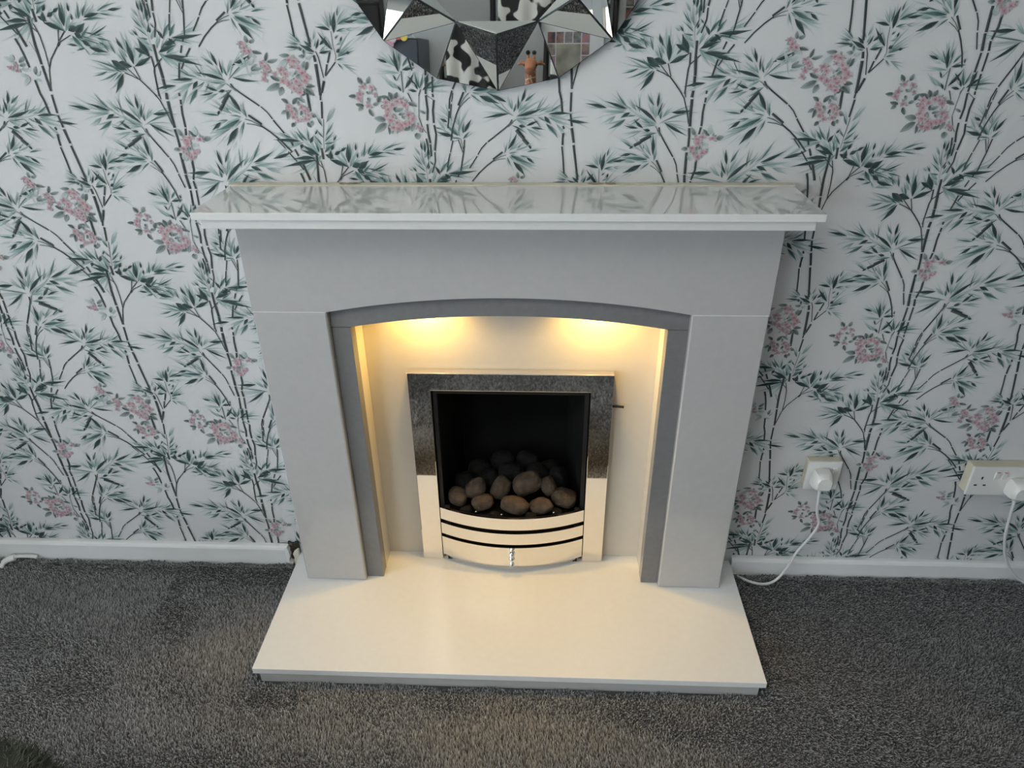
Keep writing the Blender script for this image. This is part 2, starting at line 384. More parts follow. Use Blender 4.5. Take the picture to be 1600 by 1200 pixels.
# ------------------------------------------------------------------ wallpaper print (flat ink: bamboo and blossom, half-drop repeat)
REPEAT_W, REPEAT_H = 0.53, 0.5245
BAMBOO_LEAVES = """33 12238 -496 12155 62 0;-12 12459 -401 12641 77 0;122 12192 -529 12649 23 1;131 12268 180 12436 45 1;212 12306 221 12586 39 0;
285 12458 365 12727 61 0;357 12465 572 12629 48 1;195 12192 743 12350 75 0;195 12168 599 12229 65 3;575 12252 748 12569 19 1;639 12259 886 12448 39 2;
840 12266 1172 12485 32 1;833 12228 1308 12227 64 0;842 12197 1149 12174 29 2;1117 12166 1627 12291 35 3;1215 12120 1653 12057 68 0;
753 12190 893 12028 81 0;787 12043 1032 11758 81 1;990 12043 1224 11792 49 2;1153 12019 1402 11831 32 3;834 12167 1315 12003 65 2;
527 12152 683 11942 19 1;389 12002 633 12098 59 0;234 12006 381 11982 65 0;479 11971 777 11927 42 0;389 11951 750 11766 49 2;96 12009 406 11833 36 1;
178 12130 454 11998 49 2;178 12145 567 12160 39 2;276 12122 567 12175 19 1;107 12314 -3 12572 65 2;228 12253 333 12473 36 2;260 12291 517 12495 48 2;
744 12267 1113 12319 23 2;616 12175 844 12066 23 1;489 11547 427 11630 56 0;8 11539 196 11868 73 0;-42 11491 7 11707 30 2;-68 11447 -36 11644 20 1;
25 11507 307 11723 43 2;174 11512 554 11687 36 2;224 11563 261 11635 17 1;24 11459 232 11486 20 1;398 11486 695 11518 36 1;257 11499 935 11542 36 3;
57 11421 506 11242 93 1;389 11377 565 11252 60 0;256 11410 464 11385 23 1;456 11402 805 11337 37 3;239 11275 632 11189 70 2;23 11402 206 11288 30 2;
114 11288 364 10991 100 0;339 11173 609 10924 23 3;-10 11386 91 11165 27 1;88 11173 137 11041 17 3;188 11057 288 10907 27 3;
-4310 11706 -4879 11739 78 0;-4485 11770 -4751 11890 27 1;-4357 11727 -4515 11946 44 2;-4250 11710 -4402 11914 61 1;-4166 11710 -4356 11993 47 1;
-4134 11697 -4140 11984 34 1;-4113 11668 -4020 11817 78 0;-3960 11418 -4230 11730 88 2;-3961 11413 -4303 11641 95 0;-4029 11438 -4335 11544 68 0;
-4276 11649 -4327 11544 85 0;-4070 11388 -4328 11539 51 1;-4246 11681 -4810 11500 61 2;-4040 11364 -4520 11347 89 0;-4046 11323 -4771 11182 92 0;
-3904 11421 -4431 10997 105 2;-3955 11478 -4011 11697 61 1;-3972 11568 -4006 11841 44 2;-3863 11624 -4027 11849 37 1;-3825 11774 -3946 11944 30 1;
-3989 11841 -3919 11933 37 0;-3813 11999 -3921 12226 37 1;-3719 12075 -3489 12364 70 2;-3771 11822 -3571 12085 40 1;-3806 11694 -3595 11907 40 1;
-3812 11653 -3578 11700 47 1;-3619 11709 -3537 11840 30 0;-3585 11709 -3412 11812 34 3;-3837 12062 -3919 12350 40 3;-3836 11478 -3613 11648 71 1;
-3686 11527 -3619 11640 74 0;-3825 11437 -3651 11347 85 0;-3729 11331 -3702 11527 106 0;-3631 11429 -3484 11519 85 0;-3495 11499 -3357 11587 64 0;
-3739 11326 -3342 11160 109 0;-3357 11182 -3656 11494 72 2;-3351 11264 -3332 11648 109 0;-3312 11339 -3286 11680 54 1;-3382 11248 -3537 11624 55 2;
-3180 11515 -3162 11667 41 0;-3915 11519 -3955 11713 51 2;-3809 11551 -3669 11713 51 2;-3313 11330 -3326 11656 61 1;-3180 11515 -3162 11667 41 0;
-3340 11182 -3132 11494 79 2;-3159 11363 -3129 11473 44 0;-3235 11269 -3048 11339 48 2;-3288 11187 -3059 11248 137 0;-3158 11132 -2924 11314 144 0;
-3182 11140 -3041 11031 126 0;-3068 11015 -2903 10880 103 0;-3162 11165 -2924 11388 41 3;-3026 11384 -2964 11683 41 1;-2931 11433 -2800 11647 54 1;
-3068 11388 -3027 11567 51 2;-2824 11612 -2723 11807 34 3;-2913 11417 -2627 11650 44 2;-2899 11417 -2568 11482 88 0;-2615 11515 -2191 11662 37 1;
-2394 11540 -2127 11566 60 0;-2588 11485 -2302 11449 30 1;-2319 11444 -2053 11400 27 3;-2939 11363 -2485 11387 47 1;-3077 11048 -2865 11259 51 1;
-2890 11082 -2496 11272 38 0;-2778 11087 -2565 11132 20 1;-2764 11057 -2472 10981 38 1;-3059 11048 -2633 10914 31 1;-3045 11026 -2783 10880 38 2;
-2706 10956 -2443 10838 38 2;-2614 11526 -2435 11647 67 3;-8539 13717 -8364 13480 100 1;-8259 13506 -7904 13417 91 0;-8279 13777 -7907 13678 32 1;
-8445 13735 -8026 13604 29 1;-8469 13710 -8214 13520 26 1;-8134 13594 -7852 13427 42 2;-8460 13664 -8641 13654 42 2;-8485 13536 -8703 13564 52 0;
-8360 13492 -8548 13438 45 1;-8360 13492 -8268 13361 42 2;-8266 13378 -7872 13362 49 2;-8561 13424 -8730 13407 33 3;-8049 13607 -7826 13434 39 1;
-7452 13192 -7497 13647 114 0;-7500 13352 -7571 13781 65 2;-7585 13454 -7679 13669 42 0;-7480 13250 -7331 13553 81 2;-7433 13184 -7170 13509 98 3;
-7318 13308 -7179 13487 49 1;-7437 13155 -7048 13342 101 0;-7491 13152 -7822 13252 118 0;-7578 13192 -7690 13483 36 1;-7647 13266 -7761 13433 36 2;
-7841 13216 -7609 13082 137 0;-7093 13325 -7243 13666 149 0;-7348 13491 -7077 13357 97 0;-7003 13422 -7192 13616 84 2;-7125 14036 -7246 14195 51 2;
-7079 14143 -7092 14336 38 0;-7026 14097 -7022 14336 47 0;-7033 13977 -6948 14220 57 2;-7040 13810 -7108 14126 32 1;-7096 13839 -7281 14072 32 1;
-6966 13921 -6925 14335 38 0;-7015 13768 -6951 13945 29 0;-7039 13697 -7269 13887 29 1;-7226 13699 -7320 13822 29 0;-7294 13713 -7407 13794 29 2;
-7036 13648 -7230 13685 35 1;-7033 13541 -7236 13662 68 2;-6976 13753 -6938 13847 41 0;-6977 13640 -6841 13833 67 2;-6858 13837 -6940 13927 22 0;
-6732 13644 -6842 13819 67 0;-6904 13479 -6840 13734 68 2;-6837 13449 -6644 13658 52 1;-6727 13677 -6505 13955 67 1;-6596 13690 -6432 13913 73 1;
-6720 13766 -6735 14123 41 3;-6556 13672 -5941 13728 86 0;-6358 13763 -5911 13926 32 2;-6734 13539 -6476 13626 109 0;-6886 13407 -6500 13529 97 0;
-6633 13658 -6499 13533 67 0;-6547 13643 -6190 13550 42 1;-6739 13381 -6523 13501 42 1;-6805 13344 -6312 13329 100 0;-6698 13319 -6056 13159 84 0;
-6898 13402 -6467 13069 116 2;-7093 13834 -7176 13995 48 3;-6654 13712 -6440 14059 48 3;-7665 13060 -8303 13284 49 1;-7735 13045 -7969 13253 46 1;
-7861 13065 -8268 13133 36 2;-8025 13066 -8357 12979 39 1;-7795 13065 -8260 12888 39 1;-7738 13035 -7942 12882 36 1;-7714 13020 -7972 12655 102 0;
-7882 13271 -7656 13089 143 0;-7727 13244 -7552 13199 88 0;-7768 13383 -7853 13642 36 1;-7638 13512 -7675 13683 45 0;-7544 13313 -7681 13512 36 2;
-7890 13427 -7982 13643 29 1;-7624 13346 -7565 13774 42 3;-3409 13781 -3693 13838 66 0;-3342 13729 -3277 14100 97 0;-3393 13840 -3381 14096 34 1;
-3412 13813 -3565 14071 31 2;-3244 14018 -3201 14203 34 1;-3259 13904 -3068 14158 44 2;-3255 13876 -2916 14021 62 1;-3125 13917 -2825 13963 56 0;
-3295 13756 -3092 13813 34 1;-3102 13797 -2942 13762 31 2;-2905 14029 -2783 14058 46 0;-3238 13945 -2950 14211 37 3;-3234 13742 -3005 13698 34 3;
-3336 13626 -3269 13692 22 0;-3410 13429 -3659 13750 73 0;-3655 13516 -3507 13670 57 0;-3200 13668 -3242 13562 34 0;-3735 13449 -3661 13629 41 0;
-3662 13406 -3489 13539 38 2;-3686 13378 -3434 13422 57 0;-3336 13386 -3259 13456 73 0;-3326 13518 -3169 13579 38 2;-3323 13332 -2924 13652 32 2;
-3325 13318 -3089 13465 22 1;-3326 13304 -2952 13422 35 1;-3149 13366 -3062 13388 57 0;-3350 13246 -3189 13294 29 1;-3341 13194 -3237 13086 26 1;
-3248 13176 -2948 13055 29 2;-3338 13217 -3040 13219 29 3;-3769 13392 -4058 13539 83 0;-3819 13478 -3949 13598 66 0;-4035 13418 -4060 13500 83 1;
-4038 13465 -4364 13484 44 0;-4063 13537 -4285 13576 25 1;-4027 13565 -4239 13754 28 1;-4045 13551 -4283 13682 32 2;-3985 13451 -3989 13322 51 1;
-3788 13577 -3880 13738 32 2;-3771 13605 -3702 13778 32 2;-3773 13492 -3657 13614 35 2;-3789 13364 -3951 13385 22 1;-3747 13452 -3655 13650 38 3;
-1006 11812 -1253 12044 79 1;-1223 12079 -1373 12153 59 0;-1117 11801 -1455 11887 86 0;-1276 11928 -1458 12173 43 2;-974 11796 -1138 12048 36 2;
-977 11985 -1040 12264 39 2;-1103 12095 -1398 12357 29 2;-1122 12126 -1257 12459 33 2;-1004 11859 -856 12248 53 2;-908 11859 -878 12094 59 1;
-883 11875 -730 12135 69 0;-916 11748 -767 11902 40 1;-959 11753 -1219 11757 26 1;-1211 11757 -1370 11725 23 3;-1479 11975 -1292 11937 16 1;
-1026 11804 -1370 12134 43 2;-944 11804 -950 12024 40 3;-2144 13029 -2207 13420 80 0;-2353 13197 -2555 13274 57 0;-2171 13109 -2553 13360 50 2;
-2149 13074 -2326 13359 46 1;-2106 13196 -2102 13397 42 1;-2059 13126 -1926 13305 50 1;-2074 13065 -1809 13102 61 0;-1846 13125 -1865 13215 30 0;
-2123 13004 -2567 13053 50 2;-2162 13039 -2293 13512 50 2;-2207 12863 -2272 12987 35 0;-1747 12719 -1823 13027 62 1;-1611 12784 -1550 12996 81 0;
-1747 12719 -1664 13009 42 1;-2040 12720 -1834 13027 70 0;-1852 12808 -1982 12958 46 0;-1691 12683 -1424 12884 70 0;-1675 12700 -1118 12764 50 1;
-1532 12753 -1228 12859 42 2;-1805 12665 -1984 12698 58 0;-1783 12701 -1874 12869 46 0;-2114 12666 -2195 12781 50 0;-2150 12702 -2372 12889 54 2;
-2264 12721 -2505 12960 43 2;-2032 13216 -1832 13352 42 3;-2270 13113 -2526 13219 42 3;-7430 12056 -6952 11798 62 0;-7312 12252 -6879 12295 78 0;
-7530 12042 -6754 12259 23 1;-7513 12118 -7504 12295 46 1;-7578 12182 -7493 12452 39 0;-7596 12351 -7583 12635 62 0;-7663 12383 -7813 12612 49 1;
-7600 12066 -8071 12403 76 0;-7608 12044 -7974 12238 66 3;-7943 12252 -8002 12613 20 1;-8002 12281 -8174 12544 39 2;-8192 12355 -8436 12676 33 1;
-8198 12316 -8653 12475 65 0;-8217 12290 -8518 12370 29 2;-8490 12352 -8936 12644 36 3;-8600 12341 -9040 12429 69 0;-8134 12253 -8323 12145 82 0;
-8217 12124 -8547 11934 82 1;-8411 12192 -8719 12031 49 2;-8574 12224 -8876 12129 33 3;-8220 12258 -8735 12264 66 2;-7931 12141 -8151 11992 20 1;
-7850 11951 -8050 12124 59 0;-7701 11902 -7849 11929 66 0;-7946 11951 -8247 12009 43 0;-7867 11902 -8275 11847 50 2;-7567 11859 -7923 11795 36 1;
-7605 12002 -7914 11968 49 2;-7600 12017 -7967 12161 39 2;-7701 12027 -7962 12176 20 1;-7475 12154 -7283 12363 65 2;-7611 12136 -7637 12382 36 2;
-7629 12183 -7806 12465 49 2;-8100 12323 -8435 12497 23 2;-8008 12192 -8263 12165 23 1;-8098 11549 -8012 11608 57 0;-5505 12944 -4969 12873 62 0;
-5464 13168 -5076 13360 78 0;-5593 12895 -4948 13372 23 1;-5604 12972 -5658 13140 46 1;-5686 13009 -5703 13290 39 0;-5764 13159 -5851 13428 61 0;
-5837 13165 -6057 13325 48 1;-5666 12893 -6223 13040 75 0;-5666 12870 -6075 12921 65 3;-6051 12945 -6233 13260 20 1;-6116 12951 -6369 13135 39 2;
-6319 12953 -6659 13165 32 1;-6311 12915 -6789 12902 65 0;-6318 12883 -6627 12852 29 2;-6595 12845 -7112 12959 36 3;-6692 12796 -7133 12722 68 0;
-6229 12878 -6366 12711 81 0;-6260 12729 -6500 12436 82 1;-6464 12724 -6694 12466 49 2;-6628 12696 -6874 12501 33 3;-6310 12853 -6791 12676 65 2;
-6000 12845 -6152 12630 20 1;-5858 12698 -6105 12788 59 0;-5702 12705 -5849 12678 66 0;-5947 12664 -6247 12612 43 0;-5856 12646 -6216 12451 49 2;
-5562 12712 -5870 12527 36 1;-5648 12832 -5923 12691 49 2;-5649 12847 -6041 12852 39 2;-5746 12821 -6041 12868 20 1;-5581 13019 -5477 13281 65 2;
-5701 12954 -5812 13173 36 2;-5735 12992 -5999 13191 49 2;-6222 12955 -6595 12999 23 2;-6090 12866 -6317 12751 23 1;-5947 12236 -5887 12322 57 0;
-11519 8246 -12016 7890 70 0;-11678 8448 -12169 8434 88 0;-11404 8244 -12303 8377 26 1;-11435 8327 -11470 8523 52 1;-11372 8407 -11505 8698 44 0;
-11375 8599 -11431 8915 70 0;-11305 8644 -11169 8922 55 1;-11330 8282 -10852 8725 85 0;-11318 8258 -10936 8527 74 3;-10973 8538 -10959 8950 22 1;
-10911 8579 -10757 8898 44 2;-10709 8689 -10483 9082 37 1;-10697 8646 -10212 8888 74 0;-10673 8619 -10347 8752 33 2;-10376 8728 -9920 9118 41 3;
-10252 8731 -9773 8892 77 0;-10760 8566 -10533 8472 92 0;-10649 8434 -10253 8268 93 1;-10442 8538 -10075 8402 56 2;-10264 8597 -9913 8533 37 3;
-10665 8584 -10090 8664 74 2;-10971 8412 -10704 8278 22 1;-11034 8188 -10835 8410 67 0;-11194 8112 -11032 8163 74 0;-10927 8202 -10599 8310 48 0;
-11008 8136 -10545 8132 56 2;-11337 8045 -10931 8024 41 1;-11315 8210 -10965 8217 56 2;-11323 8226 -10933 8440 44 2;-11212 8252 -10941 8456 22 1;
-11483 8362 -11726 8568 74 2;-11328 8361 -11333 8639 41 2;-11314 8416 -11156 8756 55 2;-10808 8640 -10458 8882 26 2;-10892 8481 -10603 8487 26 1;
-10699 7774 -10805 7828 64 0;-7610 11421 -7639 11828 78 0;-7584 11351 -7531 11584 32 2;-7579 11297 -7518 11502 21 1;-7641 11398 -7814 11738 46 2;
-7784 11472 -8070 11819 39 2;-7808 11545 -7810 11632 18 1;-7663 11351 -7852 11474 21 1;-8013 11551 -8286 11720 39 1;-7870 11498 -8507 11855 39 3;
-7712 11330 -8232 11365 100 1;-8055 11442 -8284 11402 64 0;-7911 11411 -8124 11484 25 1;-8108 11496 -8477 11596 39 3;-7957 11272 -8378 11373 75 2;
-7689 11295 -7919 11270 32 2;-7830 11227 -8211 11055 108 0;-8102 11220 -8479 11105 25 3;-7664 11264 -7865 11097 29 1;-7858 11103 -7967 10998 18 3;
-8008 11037 -8176 10939 29 3;-5453 12288 -5682 12689 89 0;-5392 12229 -5452 12493 36 2;-5360 12176 -5398 12416 24 1;-5473 12249 -5818 12512 53 2;
-5655 12255 -6119 12469 45 2;-5716 12317 -5761 12405 20 1;-5472 12190 -5726 12223 24 1;-5928 12223 -6291 12262 44 1;-5756 12239 -6583 12291 45 3;
-5512 12144 -6061 11925 114 1;-5918 12091 -6132 11937 73 0;-5756 12130 -6009 12100 28 1;-5999 12120 -6426 12041 45 3;-5735 11965 -6214 11861 86 2;
-5471 12121 -5694 11981 37 2;-5582 11981 -5887 11619 122 0;-5857 11841 -6186 11537 29 3;-5431 12101 -5554 11831 33 1;-5550 11841 -5610 11680 20 3;
-5672 11700 -5794 11517 33 3;-11390 7520 -11388 7940 81 0;-11412 7446 -11482 7682 33 2;-11413 7390 -11490 7597 22 1;-11357 7498 -11201 7860 48 2;
-11215 7584 -10944 7960 40 2;-11195 7661 -11198 7750 18 1;-11331 7451 -11145 7590 22 1;-10985 7680 -10715 7873 40 1;-11128 7616 -10497 8026 40 3;
-11279 7433 -10747 7504 103 1;-10934 7571 -10696 7545 66 0;-11080 7530 -10866 7620 26 1;-10883 7631 -10510 7758 41 3;-11023 7390 -10597 7521 78 2;
-11301 7396 -11063 7385 33 2;-11151 7335 -10748 7184 111 0;-10871 7346 -10475 7253 26 3;-11324 7362 -11107 7203 30 1;-11114 7210 -10995 7108 19 3;
-10955 7152 -10776 7062 30 3;"""
FLOWER_LEAVES = """-4274 13338 -4489 13342 83 1;-4342 13266 -4558 13103 115 2;-4244 12984 -4163 13086 48 1;-4103 12988 -4234 12914 74 1;-4563 12822 -4858 12699 127 1;
-4517 12762 -4598 12597 108 1;-4728 12967 -4506 12871 81 0;-4004 13075 -3928 13226 96 0;-4056 13100 -3999 13238 93 1;-3965 13274 -3842 13327 67 2;
-3974 13318 -4108 13325 70 1;-4047 12765 -3857 12767 85 0;-4057 12730 -3887 12594 114 0;-4136 12595 -4074 12730 98 0;-4274 12947 -4292 13036 49 2;
-4171 12887 -4279 12918 49 0;-5030 13414 -4820 13370 67 0;-5077 13567 -5101 13704 73 1;-5046 13581 -4927 13619 70 1;-5054 13357 -4929 13298 64 2;
-5093 13338 -5112 13266 58 0;-5188 13150 -5283 13350 58 2;-5190 13140 -5414 13205 58 2;-5127 13164 -5006 13290 74 2;-5095 13081 -4966 13188 74 1;
-5098 13066 -4853 13105 68 1;-5123 13022 -4949 13024 62 2;-4780 13235 -4719 13398 67 0;-4745 13225 -4533 13273 74 1;-4774 13070 -4694 13030 65 1;
-4452 12448 -4580 12536 76 0;-4362 12433 -4236 12561 86 0;-4240 12557 -4100 12458 69 1;-4352 12374 -4282 12274 66 1;-4508 12313 -4631 12244 76 1;
-4478 12310 -4518 12134 76 0;-4181 12309 -4233 12212 66 0;-4043 12238 -3910 12184 86 0;-4103 12082 -4045 11981 93 0;-4366 12064 -4452 11988 87 0;
-4233 12497 -4249 12397 56 1;-4016 12113 -4006 12023 66 1;-2274 12303 -2103 12352 75 1;-2216 12226 -2058 12252 59 1;-2152 12201 -2085 12128 59 1;
-2284 12371 -2258 12268 69 0;-2312 12248 -2249 12129 69 1;-2352 12487 -2549 12578 101 0;-2318 12502 -2379 12656 101 0;-2275 12502 -2206 12655 101 0;
-2485 12118 -2719 12156 119 1;-2475 12054 -2733 11863 129 1;-2421 12046 -2431 11830 76 0;-2017 12446 -1819 12378 78 0;-1962 12014 -2130 11920 86 0;
-1913 12076 -1967 11893 102 1;-1866 11872 -1846 11734 123 1;-1812 11967 -1724 11881 76 0;-1655 12240 -1787 12308 52 1;-2559 12402 -2441 12350 85 1;
-1948 12290 -1894 12351 98 3;-2888 12807 -2976 12935 90 0;-2790 12816 -2741 12946 90 1;-3034 12583 -3197 12584 78 0;-2900 12394 -3072 12432 79 0;
-2934 12376 -3028 12303 79 1;-2801 12339 -2725 12190 79 0;-2830 12664 -2724 12624 58 1;-2809 12558 -2775 12461 65 1;-2618 12460 -2540 12587 85 0;
-2714 12415 -2598 12460 72 1;-6796 11806 -6871 11966 89 1;-6503 11801 -6643 11929 78 0;-6485 11827 -6517 12009 105 2;-6357 11749 -6209 11784 106 1;
-6639 11636 -6490 11636 79 2;-6913 11538 -7046 11539 89 1;-6896 11340 -6790 11407 142 2;-6746 11607 -6717 11497 72 1;-6685 11587 -6624 11502 62 1;
-9886 13238 -10072 13348 86 2;-9886 13283 -9902 13391 86 2;-9790 13238 -9644 13360 76 1;-9795 13179 -9659 13214 69 1;-9783 13120 -9604 13089 66 2;
-9524 13010 -9475 13168 76 1;-9503 12984 -9404 13091 56 2;-9668 12970 -9845 13019 70 2;-9654 12961 -9818 12800 87 2;-9569 12927 -9438 12897 53 2;"""
BAMBOO_STEMS = """85 0 185 11928 337 11751;72 0 320 11746 426 11635;16 2 179 12176 648 12206 840 12266;32 0 97 12122 47 12037 -68 11944 -406 11689;
26 0 -428 11676 -539 11564 -621 11432;27 0 -636 11402 -804 11157;15 1 178 12122 31 12022 -35 11960;11 1 121 12068 14 11975;40 0 -105 11486 -308 11337;
30 0 -278 11324 -432 11214 -605 11057 -755 10881;15 1 -35 11426 -143 11394 -278 11324;15 1 -47 11353 -195 11332 -313 11291;
32 0 -6239 13482 -6349 13338;32 0 -6393 13273 -6499 13106;17 1 -3819 11777 -3766 12140;39 0 -3760 12480 -3797 12153;39 0 -3762 12646 -3779 12507;
51 0 -3891 11568 -3882 11339;10 1 -3819 11777 -3839 11552;54 0 -9320 14046 -9332 13787 -9347 13558 -9337 13202;53 0 -9333 13176 -9314 12699;
55 0 -9713 13675 -9674 13558;46 0 -9673 13560 -9638 13386 -9606 13144;47 0 -9575 12912 -9555 12623;
24 0 -9248 13934 -9195 13715 -9181 13427 -9194 13149;21 0 -9401 13977 -9302 13871 -9219 13786;21 0 -8789 13825 -8854 13598;
23 0 -8670 13796 -8836 13627;19 0 -8568 13728 -8847 13595;49 0 -8842 13598 -8887 13534;26 0 -8874 13563 -9111 13296 -9209 13105 -9308 12714;
11 1 -9444 13616 -9355 13396;50 0 -9552 12642 -9516 12500 -9489 12242;41 0 -9469 11999 -9447 11940;48 0 -9461 11859 -9470 11738 -9470 11623;
38 0 -9480 11594 -9453 11358 -9428 11046;47 0 -9322 12635 -9325 12273;48 0 -9324 12226 -9292 11992;55 0 -9291 11956 -9243 11669;
52 0 -9244 11623 -9194 11291 -9138 10910;16 2 -7002 13486 -7022 13771 -7106 14160;55 0 -6956 13551 -6950 13255;68 0 -6947 13276 -6920 12930;
62 0 -6925 12923 -6921 12732;32 0 -7056 13342 -7046 13123 -7066 13050 -7088 12599;24 0 -6853 13301 -7044 13131;38 0 -6319 13679 -6360 13597;
35 0 -6392 13533 -6445 13394;36 0 -6518 13216 -6595 12914;21 0 -7679 13038 -7532 12978 -7418 12914;21 0 -7605 13126 -7417 12917;
21 0 -7463 13155 -7387 12917;28 0 -7415 12925 -7301 12797 -7138 12599;25 0 -7189 12660 -7092 12522 -6996 12243 -6948 12030;
25 0 -7081 12660 -7063 12537;63 0 -6923 12659 -6939 12534;63 0 -6931 12499 -6929 12243 -6918 11982;54 0 -6926 11951 -6908 11782 -6903 11579;
59 0 -6924 11473 -6921 11274 -6914 11035;59 0 -6922 11018 -6890 10714;43 0 -6658 12658 -6663 12597;43 0 -6660 12528 -6671 12436;
47 0 -6674 12416 -6690 12258 -6687 11990;44 0 -6693 11966 -6716 11830;48 0 -6713 11324 -6714 11123 -6772 10911;49 0 -6782 10886 -6762 10714;
13 1 -3396 13760 -3393 13549 -3353 13321 -3380 13235;57 0 -3796 13338 -3778 13220;64 0 -3778 13179 -3770 12915 -3766 12598;
21 0 -3745 13409 -3707 13294 -3655 12927;35 0 -3467 13393 -3535 13200;38 0 -3554 13175 -3613 12966;24 0 -3380 13213 -3613 12962;
52 0 -3655 12870 -3739 12646;20 0 -1014 11725 -955 11548 -926 11464;30 0 -887 11732 -914 11500 -958 11272 -993 11082;13 1 -963 11749 -922 11548;
25 0 -1127 11717 -1192 11481;30 0 -1202 11460 -1276 11173;24 0 -1083 12636 -1116 12467;29 0 -1126 12425 -1160 12161;
45 0 -1633 12593 -1613 12304 -1634 12111;43 0 -1639 12041 -1628 11837 -1595 11665;33 0 -1600 11642 -1596 11400;39 0 -1494 12622 -1487 12559;
49 0 -1475 12502 -1507 12304 -1503 12060;46 0 -1499 12022 -1468 11837 -1515 11513;30 0 -1517 11484 -1519 11289 -1595 11057;
33 0 -1679 11758 -1637 11432;16 1 -1617 12596 -1475 12493;23 0 -1991 12639 -1914 12470;15 1 -1767 12639 -1803 12163;21 0 -1798 12163 -1728 11944;
13 0 -1731 11948 -1664 11865;13 2 -5116 13273 -5180 13128 -5157 12996 -5117 12951;55 0 -4030 12647 -4025 12465 -4018 12293;
23 1 -2089 13042 -2087 12848 -2081 12643;15 1 -2109 12990 -2197 12867;23 1 -1728 12704 -1776 12579;43 0 -1591 13306 -1611 12964;
43 0 -1614 12920 -1632 12615;40 0 -1464 13307 -1478 12979;40 0 -1480 12936 -1493 12644;86 0 -7680 11811 -7884 11693;73 0 -7870 11683 -8008 11612;
16 2 -7590 12046 -8029 12232 -8192 12355;33 0 -7530 11967 -7511 11869 -7432 11741 -7195 11383;27 0 -7179 11364 -7110 11219 -7076 11065;
27 0 -7072 11032 -6994 10740;15 1 -7608 11994 -7500 11849 -7458 11767;12 1 -7571 11923 -7500 11798;86 0 -5650 12628 -5799 12446;
73 0 -5782 12442 -5885 12327;16 2 -5650 12878 -6123 12896 -6319 12953;33 0 -5566 12826 -5514 12741 -5395 12650 -5049 12401;
27 0 -5026 12389 -4912 12279 -4825 12147;27 0 -4810 12118 -4634 11875;15 1 -5648 12824 -5497 12726 -5429 12665;11 1 -5589 12771 -5479 12680;
97 0 -11205 8007 -10959 7905;83 0 -10974 7892 -10809 7832;19 2 -11339 8258 -10875 8528 -10709 8689;
37 0 -11394 8161 -11401 8048 -11471 7894 -11685 7460;30 0 -11701 7436 -11757 7265 -11773 7087;31 0 -11773 7050 -11819 6713;
17 1 -11311 8202 -11410 8024 -11446 7927;13 1 -11342 8118 -11404 7968;43 0 -7525 11317 -7397 11078;
32 0 -7432 11079 -7335 10901 -7240 10668 -7176 10428;16 1 -7621 11292 -7531 11210 -7432 11079;16 1 -7643 11215 -7510 11126 -7414 11032;
49 0 -5315 12224 -5067 12042;37 0 -5103 12026 -4916 11892 -4704 11700 -4521 11486;18 1 -5401 12150 -5268 12111 -5103 12026;
18 1 -5385 12061 -5205 12036 -5061 11986;44 0 -11471 7407 -11586 7153;33 0 -11550 7156 -11639 6967 -11720 6721 -11770 6469;
17 1 -11370 7388 -11458 7297 -11550 7156;17 1 -11343 7310 -11473 7210 -11565 7106;44 0 -4516 11706 -4485 11614;44 0 -4458 11544 -4401 11402;
55 0 -4344 11273 -4226 10904;31 0 -4607 11495 -4452 11293;31 0 -4406 11232 -4326 11115;33 0 -4818 12127 -4629 11866;27 0 -4795 11731 -4654 11565;"""
BLOSSOMS = """-4296 13254 99;-4196 13232 99;-4135 13108 100;-4478 13081 100;-4411 13000 100;-4069 13020 100;-3991 12953 100;-4481 12874 101;-4375 12829 101;
-4170 12791 101;-4044 12872 100;-4279 12724 101;-4175 12656 101;-4215 12865 100;-4620 13008 61;-4259 13138 61;-5208 13547 80;-5156 13475 80;
-5071 13417 80;-5154 13418 80;-4859 13199 77;-4790 13141 77;-4753 13094 77;-4830 13009 78;-4866 12906 78;-4449 12390 82;-4395 12294 83;-4384 12181 83;
-4294 12118 83;-4188 12366 82;-4123 12309 83;-4141 12141 83;-4062 12219 83;-4069 12335 56;-4342 12235 56;-2329 12414 98;-2411 12322 98;-2446 12467 98;
-2217 12482 97;-2121 12466 97;-2061 12405 98;-2447 12207 99;-2390 12121 99;-2255 12066 99;-2168 12019 99;-2003 12221 98;-1999 12073 99;-1927 12143 98;
-2338 11972 99;-2223 11956 99;-2091 12050 99;-1832 11995 69;-1785 11956 69;-2479 12384 69;-2334 12183 69;-2877 12763 84;-2712 12741 84;-2965 12619 84;
-2989 12529 85;-2804 12400 85;-2651 12612 58;-6749 11734 94;-6644 11782 94;-6827 11555 95;-6717 11652 94;-6435 11749 94;-6606 11472 95;-6697 11390 95;
-6782 11456 60;-6533 11489 60;-9992 13138 70;-9877 13182 69;-9876 13093 70;"""

rng = random.Random(11)
INK = {0: ((0.014, 0.028, 0.028), (0.030, 0.062, 0.060)), 1: ((0.018, 0.045, 0.044), (0.11, 0.20, 0.195)), 2: ((0.18, 0.29, 0.285), (0.47, 0.56, 0.555)), 3: ((0.36, 0.47, 0.465), (0.60, 0.62, 0.625))}
items = []                                # (layer, verts(x,z), colours, faces)


def mixc(a, b, t):
    return tuple(a[i] * (1 - t) + b[i] * t for i in range(3))


